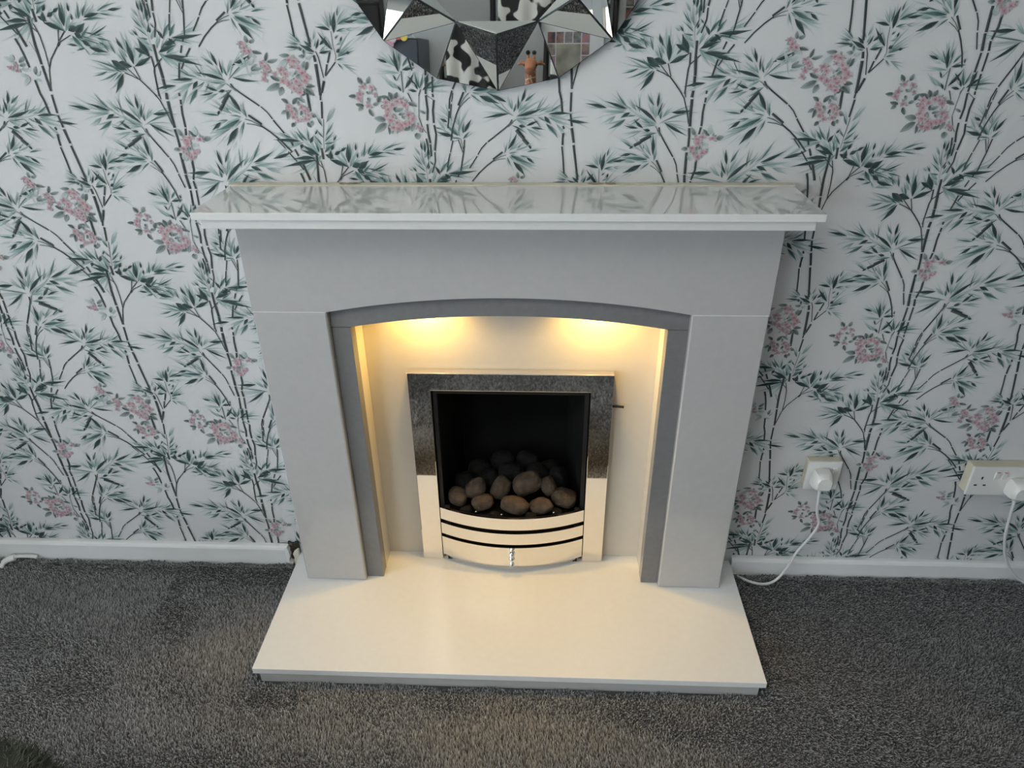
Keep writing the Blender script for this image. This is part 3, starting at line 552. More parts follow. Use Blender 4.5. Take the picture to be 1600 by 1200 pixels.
def leaf(layer, x0, z0, x1, z1, w, c0, c1, bend=0.0, nseg=5, peak=0.42, side=0.0, round_tip=False):
    dx, dz = x1 - x0, z1 - z0
    L = math.hypot(dx, dz) or 1e-6
    tx, tz = dx / L, dz / L
    nx, nz = -tz, tx
    V, C, F = [], [], []
    for i in range(nseg + 1):
        t = i / nseg
        if round_tip:
            wd = math.sin(PI * min(1, t ** 0.8)) ** 0.7 if 0 < t < 1 else 0.0
        else:
            wd = (t / peak) ** 0.75 if t < peak else ((1 - t) / (1 - peak)) ** 1.15
        wd = max(wd, 0.04) * w * 0.5
        off = bend * L * 4 * t * (1 - t)
        cx, cz = x0 + dx * t + nx * off, z0 + dz * t + nz * off
        c = mixc(c0, c1, t)
        V += [(cx + nx * wd, cz + nz * wd), (cx, cz), (cx - nx * wd, cz - nz * wd)]
        C += [mixc(c, PAPER, side), c, mixc(c, PAPER, side * 0.35)]
        if i:
            k = 3 * i
            F += [(k - 3, k - 2, k + 1, k), (k - 2, k - 1, k + 2, k + 1)]
    items.append((layer, V, C, F))


for tok in BAMBOO_LEAVES.replace('\n', '').split(';'):
    if not tok:
        continue
    a = tok.split()
    x0, z0, x1, z1, w = (float(q) / 1e4 for q in a[:5])
    t = int(a[5])
    bend = rng.uniform(-0.05, 0.05)
    L = math.hypot(x1 - x0, z1 - z0)
    ang = math.atan2(z1 - z0, x1 - x0)
    if t < 3:                              # soft wash behind each painted leaf
        for _ in range((3, 2, 2)[t]):
            a2 = ang + rng.choice((-1, 1)) * rng.uniform(0.06, 0.34)
            l2 = L * rng.uniform(0.85, 1.35)
            bw = rng.uniform(-0.06, 0.06)
            xe, ze = l2 * math.cos(a2), l2 * math.sin(a2)
            leaf(0, x0, z0, x0 + xe, z0 + ze, max(w * 0.62, 0.0032), mixc(INK[2][0], INK[2][1], rng.random() * 0.6), INK[3][1], bw, 4, 0.4, 0.35)
            if rng.random() < 0.7:
                leaf(1.5, x0 + 0.08 * xe, z0 + 0.08 * ze, x0 + 0.85 * xe, z0 + 0.85 * ze, max(w * 0.15, 0.0009), (0.07, 0.13, 0.128), (0.33, 0.43, 0.425), bw + 0.015, 3, 0.35, 0.1)
    if t == 0:
        leaf(4, x0, z0, x1, z1, w * 1.02, *INK[0], bend, 6, 0.42, 0.10)
    elif t == 1:
        leaf(1, x0, z0, x1, z1, w * 1.35, INK[2][0], INK[2][1], bend, 5, 0.4, 0.25)
        leaf(3, x0, z0, x1, z1, w * 0.82, *INK[1], bend + 0.012, 6, 0.40, 0.10)
    elif t == 2:
        leaf(1, x0, z0, x1, z1, w * 1.1, *INK[2], bend, 5, 0.4, 0.25)
        leaf(2, x0, z0, x0 + (x1 - x0) * 0.92, z0 + (z1 - z0) * 0.92, w * 0.30, (0.12, 0.19, 0.185), (0.38, 0.47, 0.465), bend + 0.02, 4, 0.4, 0.1)
    else:
        leaf(0, x0, z0, x1, z1, w * 1.1, *INK[3], bend, 4, 0.4, 0.3)
for tok in FLOWER_LEAVES.replace('\n', '').split(';'):
    if not tok:
        continue
    a = tok.split()
    x0, z0, x1, z1, w = (float(q) / 1e4 for q in a[:5])
    t = int(a[5])
    c0, c1 = {0: ((0.018, 0.030, 0.028), (0.10, 0.145, 0.138)), 1: ((0.035, 0.055, 0.052), (0.26, 0.33, 0.315)), 2: ((0.26, 0.34, 0.33), (0.52, 0.58, 0.57)), 3: ((0.45, 0.52, 0.51), (0.64, 0.67, 0.67))}[t]
    leaf(5, x0, z0, x1, z1, w * 1.0, c0, c1, rng.uniform(-0.06, 0.06), 6, 0.45, 0.38, True)
for tok in BAMBOO_STEMS.replace('\n', '').split(';'):
    if not tok:
        continue
    a = [float(q) for q in tok.split()]
    w, t = a[0] / 1e4 * 0.92, int(a[1])
    P = [(a[i] / 1e4, a[i + 1] / 1e4) for i in range(2, len(a), 2)]
    V, C, F = [], [], []
    c = ((0.028, 0.040, 0.040), (0.07, 0.105, 0.10), (0.36, 0.44, 0.435), (0.5, 0.57, 0.56))[t]
    for i, p in enumerate(P):
        q0, q1 = P[max(i - 1, 0)], P[min(i + 1, len(P) - 1)]
        L = math.hypot(q1[0] - q0[0], q1[1] - q0[1]) or 1e-6
        nx, nz = -(q1[1] - q0[1]) / L, (q1[0] - q0[0]) / L
        ww = w * (0.5 + rng.uniform(-0.05, 0.05))
        V += [(p[0] + nx * ww, p[1] + nz * ww), (p[0] + nx * ww * 0.2, p[1] + nz * ww * 0.2), (p[0] - nx * ww, p[1] - nz * ww)]
        C += [c, c, mixc(c, PAPER, 0.16)]
        if i:
            k = 3 * i
            F += [(k - 3, k - 2, k + 1, k), (k - 2, k - 1, k + 2, k + 1)]
    items.append((3.5, V, C, F))
for tok in BLOSSOMS.replace('\n', '').split(';'):
    if not tok:
        continue
    x, z, r = (float(q) / 1e4 for q in tok.split())
    a0 = rng.uniform(0, 6.28)
    sq = rng.uniform(0.7, 1.0)
    tint = rng.random()
    for k in range(5):
        a = a0 + k * 2 * PI / 5 + rng.uniform(-0.25, 0.25)
        rr = r * rng.uniform(0.75, 1.15)
        px, pz = x + rr * math.cos(a), z + rr * math.sin(a) * sq
        pale = mixc((0.47, 0.35, 0.38), (0.61, 0.57, 0.58), rng.random() * 0.75 + tint * 0.25)
        deep = mixc((0.24, 0.11, 0.145), (0.46, 0.31, 0.35), rng.random())
        leaf(6, x, z, px, pz, r * 0.60, deep, pale, rng.uniform(-0.1, 0.1), 5, 0.6, 0.15, True)
        leaf(7, x, z, x + (px - x) * 0.75, z + (pz - z) * 0.75, r * 0.11, (0.27, 0.07, 0.11), (0.55, 0.35, 0.39), rng.uniform(-0.1, 0.1), 2)
    for k in range(3):
        a = rng.uniform(0, 6.28)
        leaf(5.5, x, z, x + r * 1.25 * math.cos(a), z + r * 1.25 * math.sin(a), r * 0.42, (0.10, 0.12, 0.115), (0.30, 0.36, 0.35), 0, 4, 0.5, 0.2, True)
    leaf(7.5, x - r * 0.12, z, x + r * 0.12, z, r * 0.20, (0.22, 0.06, 0.09), (0.26, 0.09, 0.12), 0, 3, 0.5, 0, True)
    for k in range(5):
        a = rng.uniform(0, 6.28)
        leaf(8, x, z, x + r * 0.55 * math.cos(a), z + r * 0.55 * math.sin(a), r * 0.07, (0.16, 0.05, 0.07), (0.34, 0.14, 0.18), 0, 1)
items.sort(key=lambda q: q[0])
tv, tc, tf = [], [], []
for i, (ly, V, C, F) in enumerate(items):
    n = len(tv)
    yy = -(0.0002 + i * 5e-7)
    tv += [(p[0], yy, p[1]) for p in V]
    tc += [(*c, 1.0) for c in C]
    tf += [[j + n for j in q] for q in F]
tv = np.array(tv); tc = np.array(tc, dtype=np.float32); tf = np.array(tf, dtype=np.int64)
fc = tv[tf].mean(axis=1)                   # face centres, for trimming at the wall's edges
AV, AC, AF = [], [], []
nv = 0
for k in range(-6, 8):
    for j in range(-6, 6):
        ox, oz = k * REPEAT_W, (k * 0.5 + j) * REPEAT_H
        x = fc[:, 0] + ox; z = fc[:, 2] + oz
        keep = (x > XL + 0.01) & (x < XR - 0.01) & (z > 0.03) & (z < ZT - 0.01) & ~((np.abs(x) < 0.46) & (z < 0.96))
        if not keep.any():
            continue
        f = tf[keep]
        used = np.unique(f)
        remap = np.full(len(tv), -1, dtype=np.int64)
        remap[used] = np.arange(len(used)) + nv
        vv = tv[used] + np.array([ox, 0, oz])
        AV.append(vv); AC.append(tc[used]); AF.append(remap[f])
        nv += len(used)
AV = np.concatenate(AV); AC = np.concatenate(AC); AF = np.concatenate(AF)


def np_mesh(name, V, F, C, material, parent):
    me = bpy.data.meshes.new(name)
    k = F.shape[1]
    me.vertices.add(len(V)); me.vertices.foreach_set('co', V.astype(np.float32).ravel())
    me.loops.add(F.size); me.loops.foreach_set('vertex_index', F.astype(np.int32).ravel())
    me.polygons.add(len(F)); me.polygons.foreach_set('loop_start', np.arange(0, F.size, k, dtype=np.int32))
    ca = me.color_attributes.new('print_colour', 'FLOAT_COLOR', 'POINT')
    ca.data.foreach_set('color', C.astype(np.float32).ravel())
    me.update(calc_edges=True)
    me.materials.append(material)
    o = bpy.data.objects.new(name, me)
    return link(o, parent)


wp = np_mesh('wallpaper_print', AV, AF, AC, M['print'], wall_back)
wp['kind'] = 'stuff'
wp['label'] = 'printed teal bamboo stems, leaves and pink blossom clusters'

# ------------------------------------------------------------------ carpet pile (real tufts near the fireplace)
nr = np.random.default_rng(4)
SP = 0.0034
def tuft_grid(x0, x1, y0, y1, sp):
    a, b = np.meshgrid(np.arange(x0, x1, sp), np.arange(y0, y1, sp))
    return (a + nr.uniform(-0.5, 0.5, a.shape) * sp).ravel(), (b + nr.uniform(-0.5, 0.5, b.shape) * sp).ravel()


X, Y = tuft_grid(-1.55, 1.50, -0.75, -0.012, SP)           # fine tufts around the fireplace
Xc, Yc = tuft_grid(XL + 0.01, XR - 0.01, -1.75, -0.012, 0.0066)   # coarser towards the room
out = ~((Xc > -1.55) & (Xc < 1.50) & (Yc > -0.75))
GR = np.concatenate([np.ones(len(X)), np.full(out.sum(), 1.9)])
X = np.concatenate([X, Xc[out]]); Y = np.concatenate([Y, Yc[out]])
edge = 0.003 + 0.004 * np.sin(X * 31) + 0.003 * np.sin(X * 77 + 1)
keep = ~((np.abs(X) < 0.606 + 0.004 * np.sin(Y * 40)) & (Y > -0.402 - edge)) & (Y < -0.022 - 0.003 * np.sin(X * 50))
X, Y, GR = X[keep], Y[keep], GR[keep]
n = len(X)
# pile lies in drifts: brushed directions change smoothly over the floor
ph = (np.sin(X * 5.1 + 1.3 * np.sin(Y * 6.2)) + np.sin(Y * 9.3 + X * 3.7 + 0.6) + 0.8 * np.sin(X * 13.7 - Y * 11.1 + 2.0) + 0.5 * np.sin(X * 29 + Y * 23))
brush = 0.24 * ph - 0.35 * np.exp(-((X - 1.0) / 0.45) ** 2)
for mx_, my_, rx_, ry_, val in [(-0.937, -0.104, 0.025, 0.103, -1.0), (-0.901, -0.207, 0.038, 0.063, -1.0), (-0.847, -0.26, 0.024, 0.06, -0.9), (-0.858, -0.065, 0.11, 0.06, -0.5), (-0.707, -0.073, 0.091, 0.053, -0.7), (-1.259, -0.314, 0.083, 0.058, -0.8),
        (-1.21, -0.038, 0.374, 0.035, -0.7), (-0.818, -0.026, 0.223, 0.03, -0.6), (-0.694, -0.326, 0.073, 0.101, 0.9), (-1.16, -0.193, 0.192, 0.075, 0.6), (-1.311, -0.152, 0.107, 0.067, 0.5), (-0.923, -0.313, 0.099, 0.067, 0.3),
        (-0.755, -0.431, 0.093, 0.051, -0.4), (-1.073, -0.441, 0.109, 0.034, -0.4), (-0.863, -0.527, 0.133, 0.061, 0.3), (-0.561, -0.45, 0.091, 0.03, -0.6), (-0.708, -0.538, 0.102, 0.061, 0.6), (0.766, -0.109, 0.155, 0.13, -1.2),
        (0.679, -0.241, 0.081, 0.134, -1.1), (0.929, -0.081, 0.208, 0.068, -1.0), (1.23, -0.06, 0.243, 0.051, -0.9), (0.77, -0.352, 0.123, 0.071, -0.5), (0.668, -0.442, 0.088, 0.041, -0.8), (1.203, -0.244, 0.128, 0.059, 0.2),
        (0.854, -0.485, 0.143, 0.062, -0.3), (1.06, -0.493, 0.127, 0.075, 0.4), (0.02, -0.544, 0.341, 0.066, 0.8), (-0.412, -0.544, 0.173, 0.067, 0.5), (0.312, -0.471, 0.176, 0.032, -0.3), (0.478, -0.513, 0.114, 0.038, -0.6)]:
    brush += 1.3 * val * np.exp(-(((X - mx_) / rx_) ** 2 + ((Y - my_) / ry_) ** 2))
brush = np.clip(brush, -0.85, 1.1)
lx = -0.15 * brush + 0.36 * nr.normal(size=n)
ly = 1.05 * brush + 0.36 * nr.normal(size=n)
hgt = 0.0072 * nr.uniform(0.75, 1.2, n)
# carpet edge rides up slightly against the skirting
lift = 0.016 * np.exp(-((Y + 0.02) / 0.035) ** 2) + 0.0015 * np.sin(X * 9) * np.sin(Y * 8)
bz = ZF + 0.002 + lift
r = 0.0023 * GR * nr.uniform(0.8, 1.2, n)
a0 = nr.uniform(0, 6.28, n)
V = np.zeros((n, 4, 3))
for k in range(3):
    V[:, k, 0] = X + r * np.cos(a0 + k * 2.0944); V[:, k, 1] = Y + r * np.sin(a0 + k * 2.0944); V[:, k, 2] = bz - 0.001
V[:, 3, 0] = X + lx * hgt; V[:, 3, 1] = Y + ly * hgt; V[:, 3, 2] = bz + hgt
base = (np.arange(n) * 4)[:, None]
F = np.concatenate([base + np.array([[0, 1, 3]]), base + np.array([[1, 2, 3]]), base + np.array([[2, 0, 3]])])
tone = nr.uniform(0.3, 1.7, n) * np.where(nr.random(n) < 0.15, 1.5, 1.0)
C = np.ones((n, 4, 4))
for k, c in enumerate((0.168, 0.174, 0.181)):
    C[:, :3, k] = (c * 0.16 * tone)[:, None]  # roots coloured dark to stand for shade deep in the pile
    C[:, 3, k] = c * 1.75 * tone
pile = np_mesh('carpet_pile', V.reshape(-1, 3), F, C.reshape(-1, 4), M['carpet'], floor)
pile['kind'] = 'stuff'
pile['label'] = 'short dense dark grey carpet pile with brushed marks'
# ------------------------------------------------------------------ skirting boards
def skirting(name, x0, x1, top, jag=False):
    prof = [(-0.001, ZF), (-0.019, ZF), (-0.019, top - 0.010), (-0.0165, top - 0.004), (-0.012, top - 0.0008), (-0.007, top), (-0.001, top)]
    return struct(MB().prism_yz(prof, x0, x1).build(name, M['gloss_white'], smooth=False))


base_l = skirting('baseboard_left', XL + 0.001, -0.642, 0.0575)
base_r = skirting('baseboard_right', 0.6135, XR - 0.001, 0.0495)
# broken end of the left board: ragged timber edge, dark plate coloured as the shaded hole and a lump of plaster
jag = MB()
rj = random.Random(3)
poly = [(-0.650, 0.0565), (-0.642, 0.0575)] + [(-0.641 + rj.uniform(-0.003, 0.006), z) for z in (0.05, 0.043, 0.036, 0.029, 0.022, 0.015, 0.006)] + [(-0.634, -0.004), (-0.641, -0.018), (-0.650, -0.018)]
jag.prism_xz(poly[::-1], -0.0195, -0.004)
jag.build('splintered_end', M['grout'], base_l)
hole = MB().prism_xz([(-0.6405, 0.0), (-0.612, 0.0), (-0.6118, 0.052), (-0.614, 0.066), (-0.621, 0.068), (-0.626, 0.063), (-0.633, 0.062), (-0.637, 0.068), (-0.643, 0.066), (-0.644, 0.060)], -0.0045, -0.0012)
hole.build('dark_hole_plate', mat('shaded_brown_rubble', (0.035, 0.03, 0.024), 0.95, noise_amt=0.6, noise_scale=160, bump=0.8), base_l)
lump = MB().prism_xz([(-0.632, -0.01), (-0.612, -0.012), (-0.611, 0.046), (-0.618, 0.044), (-0.627, 0.036), (-0.631, 0.028), (-0.629, 0.016)], -0.016, -0.0048)
lump.build('plaster_lump', M['plaster'], base_l, bevel=0.003)

# ------------------------------------------------------------------ hearth
hearth = thing('hearth', 'wide white marble hearth slab on the grey carpet', 'hearth', (0, -0.2, ZF))
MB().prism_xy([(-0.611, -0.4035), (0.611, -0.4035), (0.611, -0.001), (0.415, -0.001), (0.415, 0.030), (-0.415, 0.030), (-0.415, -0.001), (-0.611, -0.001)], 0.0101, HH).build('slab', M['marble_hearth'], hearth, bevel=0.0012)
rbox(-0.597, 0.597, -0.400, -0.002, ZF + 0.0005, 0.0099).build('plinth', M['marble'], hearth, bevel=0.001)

# ------------------------------------------------------------------ fireplace surround
sur = thing('fireplace_surround', 'pale grey marble fireplace surround with arched opening and mantel shelf', 'fireplace', (0, -0.05, HH))
HB = HH + 0.0004
YF = -0.109
ZJ = 0.8305
for s in (-1, 1):
    rbox(*sorted((s * 0.3964, s * 0.5606)), YF, -0.0015, HB, ZJ - 0.0006).build('leg', M['marble'], sur, bevel=0.0030, seg=1)


def arch(hw, spring, crown, n=28):
    """points of a segmental arch from (-hw, spring) over the crown to (hw, spring)"""
    s = crown - spring
    R = (hw * hw + s * s) / (2 * s)
    zc = crown - R
    a = math.asin(hw / R)
    return [(R * math.sin(-a + 2 * a * i / n), zc + R * math.cos(-a + 2 * a * i / n)) for i in range(n + 1)]


def arch_band(lower, upper, y0, y1):
    """solid between two point rows of equal length in x-z"""
    b = MB()
    n = len(lower)
    v = [(x, y0, z) for x, z in lower] + [(x, y0, z) for x, z in upper] + [(x, y1, z) for x, z in lower] + [(x, y1, z) for x, z in upper]
    f = []
    for i in range(n - 1):
        f += [(i, i + 1, n + i + 1, n + i), (2 * n + i, 3 * n + i, 3 * n + i + 1, 2 * n + i + 1), (i, 2 * n + i, 2 * n + i + 1, i + 1), (n + i, n + i + 1, 3 * n + i + 1, 3 * n + i)]
    f += [(0, n, 3 * n, 2 * n), (n - 1, 3 * n - 1, 4 * n - 1, 2 * n - 1)]
    return b.add(v, f)


ar = arch(0.3964, ZJ, 0.8668)
low = [(-0.5606, ZJ)] + ar + [(0.5606, ZJ)]
up = [(x, 1.0502) for x, z in low]
arch_band(low, up, YF, -0.0015).build('frieze', M['marble'], sur, bevel=0.0010, angle=0.5)
for s in (-1, 1):
    rbox(*sorted((s * 0.3975, s * 0.5600)), YF - 0.0002, YF + 0.02, ZJ - 0.0008, ZJ + 0.0006).build('joint', M['grout'], sur)
rbox(-0.5925, 0.5925, -0.219, -0.0238, 1.0690, 1.0837).build('mantel_shelf', M['marble_shelf'], sur, bevel=0.0012)
rbox(-0.5795, 0.5795, -0.2125, -0.0238, 1.0504, 1.0688).build('shelf_moulding', M['marble_mould'], sur, bevel=0.0015)
# packing strip between shelf and wall, with chipped patches
strip = rbox(-0.594, 0.594, -0.0236, -0.0012, 1.058, 1.0860).build('packing_strip', M['plaster'], sur, bevel=0.001)
rc = random.Random(8)
for cx, w in ((-0.350, 0.010), (-0.328, 0.020), (0.182, 0.020), (0.214, 0.016)):
    pts = [(cx + math.cos(a) * w * rc.uniform(0.6, 1.1), -0.0125 + math.sin(a) * 0.009 * rc.uniform(0.6, 1.1)) for a in [i * 0.7 for i in range(9)]]
    MB().prism_xy(pts, 1.0861, 1.0868).build('chipped_patch', M['torn'], sur)

# charcoal slips: inner frame of the opening, set back behind the legs
YS = -0.0925
sl = arch(0.352, 0.788, 0.8175)
for s in (-1, 1):
    rbox(*sorted((s * 0.3520, s * 0.3962)), YS, -0.055, HB, 0.7866).build('slip_leg', M['slip'], sur, bevel=0.0008)
low = [(-0.3962, 0.788)] + sl + [(0.3962, 0.788)]
up = [(x, 0.875) for x, z in low]
up = [(min(max(x, -0.3962), 0.3962), z) for x, z in up]
arch_band(low, up, YS, -0.055).build('slip_arch', M['slip'], sur, bevel=0.0008)
for s in (-1, 1):
    rbox(*sorted((s * 0.3530, s * 0.3960)), -0.0548, 0.0075, HB, 0.8748).build('return_panel', M['panel'], sur, bevel=0.0006)
rbox(-0.3528, 0.3528, -0.0548, 0.0075, 0.8560, 0.8748).build('soffit', M['panel'], sur)
bp = MB().prism_xz([(-0.40, HB), (-0.235, HB), (-0.235, 0.595), (0.235, 0.595), (0.235, HB), (0.40, HB), (0.40, 0.90), (-0.40, 0.90)], 0.008, 0.026)
bp.build('back_panel', M['panel'], sur)

# two warm downlights sunk into the soffit
M['lamp_glass'] = mat('lit_lamp_glass', (1.0, 0.9, 0.7), 0.3, emit=(1.0, 0.62, 0.26), estr=30.0, noise_amt=0.02)
for s in (-1, 1):
    cx, cy = 0.205 * s + 0.004, -0.030
    ringo = MB().lathe([(0.0165, 0.8459), (0.028, 0.8459), (0.0285, 0.8475), (0.027, 0.8559), (0.0165, 0.8559)], (cx, cy, 0), 28)
    dl = ringo.build('downlight', M['chrome'], sur, smooth=True)
    MB().lathe([(0.015, 0.8478), (0.0155, 0.8530), (0.012, 0.8555)], (cx, cy, 0), 20).build('lens', M['lamp_glass'], dl, smooth=True)
    ld = bpy.data.lights.new('downlight_beam', 'SPOT')
    ld.energy = 6.2
    ld.color = (1.0, 0.62, 0.155)
    ld.spot_size = math.radians(150); ld.spot_blend = 0.75
    ld.shadow_soft_size = 0.012
    lo = bpy.data.objects.new('downlight_beam', ld)
    link(lo, sur)
    lo.location = Vector((cx, cy, 0.842)) - sur.location

# ------------------------------------------------------------------ gas fire
fire = thing('gas_fire', 'black and chrome inset gas fire with curved bar front', 'gas fire', (0, -0.01, HH))
TW, TI, TT, TIT = 0.2515, 0.1965, 0.6300, 0.5810
YT = -0.018
MB().prism_xz([(-TW, HB), (-TI, HB), (-TI, TIT), (TI, TIT), (TI, HB), (TW, HB), (TW, TT), (-TW, TT)], YT, 0.0072).build('trim_frame', M['chrome'], fire, bevel=0.0015)
fb = MB()
# firebox: five inner faces with thickness, tapering towards the back
xo, xb = 0.1955, 0.150
fb.add([(-xo, 0.0074, HB), (xo, 0.0074, HB), (xo, 0.0074, 0.5800), (-xo, 0.0074, 0.5800), (-xb, 0.22, 0.06), (xb, 0.22, 0.06), (xb, 0.17, 0.55), (-xb, 0.17, 0.55),
        (-xo - 0.01, 0.0074, HB - 0.0), (xo + 0.01, 0.0074, HB), (xo + 0.01, 0.0074, 0.592), (-xo - 0.01, 0.0074, 0.592), (-xb - 0.01, 0.23, 0.05), (xb + 0.01, 0.23, 0.05), (xb + 0.01, 0.18, 0.56), (-xb - 0.01, 0.18, 0.56)],
       [(0, 1, 5, 4), (1, 2, 6, 5), (2, 3, 7, 6), (3, 0, 4, 7), (4, 5, 6, 7), (8, 12, 13, 9), (9, 13, 14, 10), (10, 14, 15, 11), (11, 15, 12, 8), (12, 15, 14, 13), (0, 8, 9, 1), (1, 9, 10, 2), (2, 10, 11, 3), (3, 11, 8, 0)])
fb.build('firebox', M['firebox'], fire)
# inner steel frame just inside the trim
MB().prism_xz([(-0.1945, HB), (-0.1840, HB), (-0.1840, 0.566), (0.1840, 0.566), (0.1840, HB), (0.1945, HB), (0.1945, 0.5795), (-0.1945, 0.5795)], -0.006, 0.004).build('inner_frame', M['black_metal'], fire, bevel=0.001)


def bow(hw, y_end, y_mid, n=30):
    s = y_end - y_mid
    R = (hw * hw + s * s) / (2 * s)
    a = math.asin(hw / R)
    yc = y_mid + R
    return [(R * math.sin(-a + 2 * a * i / n), yc - R * math.cos(-a + 2 * a * i / n)) for i in range(n + 1)]


def bow_bar(name, z0, z1, hw=0.1945, ye=-0.0195, ym=-0.063, th=0.005, material='chrome', parent=fire, foot=0.0):
    outer = bow(hw, ye, ym); inner = bow(hw, ye + th, ym + th)
    b = MB(); k = len(outer)
    v = [(x, y + foot, z0) for x, y in outer] + [(x, y, z1) for x, y in outer] + [(x, y + foot, z0) for x, y in inner] + [(x, y, z1) for x, y in inner]
    f = []
    for i in range(k - 1):
        f += [(i, i + 1, k + i + 1, k + i), (2 * k + i, 3 * k + i, 3 * k + i + 1, 2 * k + i + 1), (i, 2 * k + i, 2 * k + i + 1, i + 1), (k + i, k + i + 1, 3 * k + i + 1, 3 * k + i)]
    f += [(0, k, 3 * k, 2 * k), (k - 1, 3 * k - 1, 4 * k - 1, 2 * k - 1)]
    return b.add(v, f).build(name, M[material], parent, smooth=True)


bow_bar('front_bar', 0.1765, 0.2150)
bow_bar('front_bar', 0.1255, 0.1630)
bow_bar('front_bar', 0.0480, 0.1135)
bow_bar('front_lip', 0.0345, 0.0478, hw=0.178, ye=-0.024, ym=-0.0615, th=0.004, foot=0.006)
# dark grate behind the bars
bow_bar('ash_screen', HB + 0.002, 0.205, hw=0.186, ye=-0.006, ym=-0.046, th=0.003, material='black_metal')
for x in (-0.176, 0.176):
    rbox(x - 0.006, x + 0.006, -0.0185, -0.004, HB, 0.212).build('bar_bracket', M['black_metal'], fire)
kn = MB().lathe([(0.0005, 0.0600), (0.0055, 0.0612), (0.0085, 0.0660), (0.0065, 0.0725), (0.0035, 0.0760), (0.0060, 0.0790), (0.0095, 0.0840), (0.0088, 0.0895), (0.0045, 0.0945), (0.0070, 0.0980), (0.0082, 0.1020), (0.0055, 0.1065), (0.0005, 0.1080)], (0.0012, -0.0745, 0), 20)
kn.tube([(0.0012, -0.0745, 0.0865), (0.0012, -0.0620, 0.0865)], 0.0035, 8)
kn.build('pull_knob', M['chrome'], fire, smooth=True)
for x, y, z in ((-0.0965, -0.022, 0.205), (-0.027, -0.030, 0.203), (0.1135, -0.020, 0.205)):
    MB().ball((x, y, z), 0.0035, sub=2).build('rivet', M['chrome'], fire, smooth=True)
# burner tray that carries the coals
bt = MB().prism_xy([(-0.183, 0.0)] + [(x * 0.93, y + 0.012) for x, y in bow(0.1945, -0.0195, -0.058)] + [(0.183, 0.0), (0.155, 0.165), (-0.155, 0.165)], 0.165, 0.188)
bt.build('burner_tray', M['firebox'], fire)
MB().tube([(0.236, -0.004, 0.5335), (0.262, -0.004, 0.5350), (0.281, -0.005, 0.5335)], 0.0032, 8).build('control_rod', M['black_metal'], fire, smooth=True)

# ------------------------------------------------------------------ coals
coal_src = [  # x, y, z, rx, ry, rz, roll, shaded
    (-0.148, 0.016, 0.2270, 0.027, 0.025, 0.024, 0.3, 0), (-0.102, 0.032, 0.2430, 0.024, 0.025, 0.032, 0.75, 0), (-0.0325, 0.034, 0.2430, 0.024, 0.026, 0.035, 0.45, 0),
    (0.0395, 0.038, 0.2580, 0.040, 0.028, 0.029, -0.35, 0), (0.1005, 0.040, 0.2470, 0.021, 0.024, 0.028, -0.35, 0), (0.1410, 0.016, 0.2280, 0.034, 0.026, 0.026, 0.2, 0),
    (-0.0790, 0.000, 0.2200, 0.030, 0.019, 0.023, -0.2, 0), (0.0093, -0.014, 0.2230, 0.037, 0.019, 0.027, 0.15, 0), (0.0802, -0.008, 0.2170, 0.031, 0.019, 0.024, -0.3, 0),
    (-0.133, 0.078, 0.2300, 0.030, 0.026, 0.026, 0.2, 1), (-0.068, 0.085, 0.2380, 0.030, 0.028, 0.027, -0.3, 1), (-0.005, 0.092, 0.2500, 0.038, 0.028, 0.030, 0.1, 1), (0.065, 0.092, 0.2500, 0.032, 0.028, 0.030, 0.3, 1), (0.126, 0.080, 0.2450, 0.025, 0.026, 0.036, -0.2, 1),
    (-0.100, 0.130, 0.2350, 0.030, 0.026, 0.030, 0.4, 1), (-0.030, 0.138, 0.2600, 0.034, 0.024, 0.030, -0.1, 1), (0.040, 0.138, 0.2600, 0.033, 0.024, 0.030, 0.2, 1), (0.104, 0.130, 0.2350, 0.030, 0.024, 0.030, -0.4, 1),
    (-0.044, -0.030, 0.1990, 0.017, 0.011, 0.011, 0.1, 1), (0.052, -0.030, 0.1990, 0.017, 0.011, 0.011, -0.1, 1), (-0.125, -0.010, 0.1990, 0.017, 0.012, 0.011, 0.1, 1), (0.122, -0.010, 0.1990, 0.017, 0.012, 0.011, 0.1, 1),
]
coal_lab = ['brown ceramic coal at the left end of the front pile', 'upright oval brown coal second from the left, tilting right', 'tall oval brown coal left of the middle of the pile', 'largest smooth brown coal at the top of the pile',
            'small upright brown coal right of the largest one', 'wide brown coal at the right end of the front pile', 'brown coal low in front, left of the middle', 'broad brown coal low in the middle behind the top bar', 'brown coal low in front, right of the middle']
shaded_lab = ['black coal at the left end of the second row', 'black coal second from left in the second row', 'wide black coal in the middle of the second row', 'black coal second from right in the second row', 'upright black coal at the right end of the second row',
            'black coal at the left of the rearmost row', 'black coal left of the middle in the rearmost row', 'black coal right of the middle in the rearmost row', 'black coal at the right of the rearmost row',
            'small black coal chip behind the top bar, left of the middle', 'small black coal chip behind the top bar, right of the middle', 'small black coal chip at the left end behind the top bar', 'small black coal chip at the right end behind the top bar']
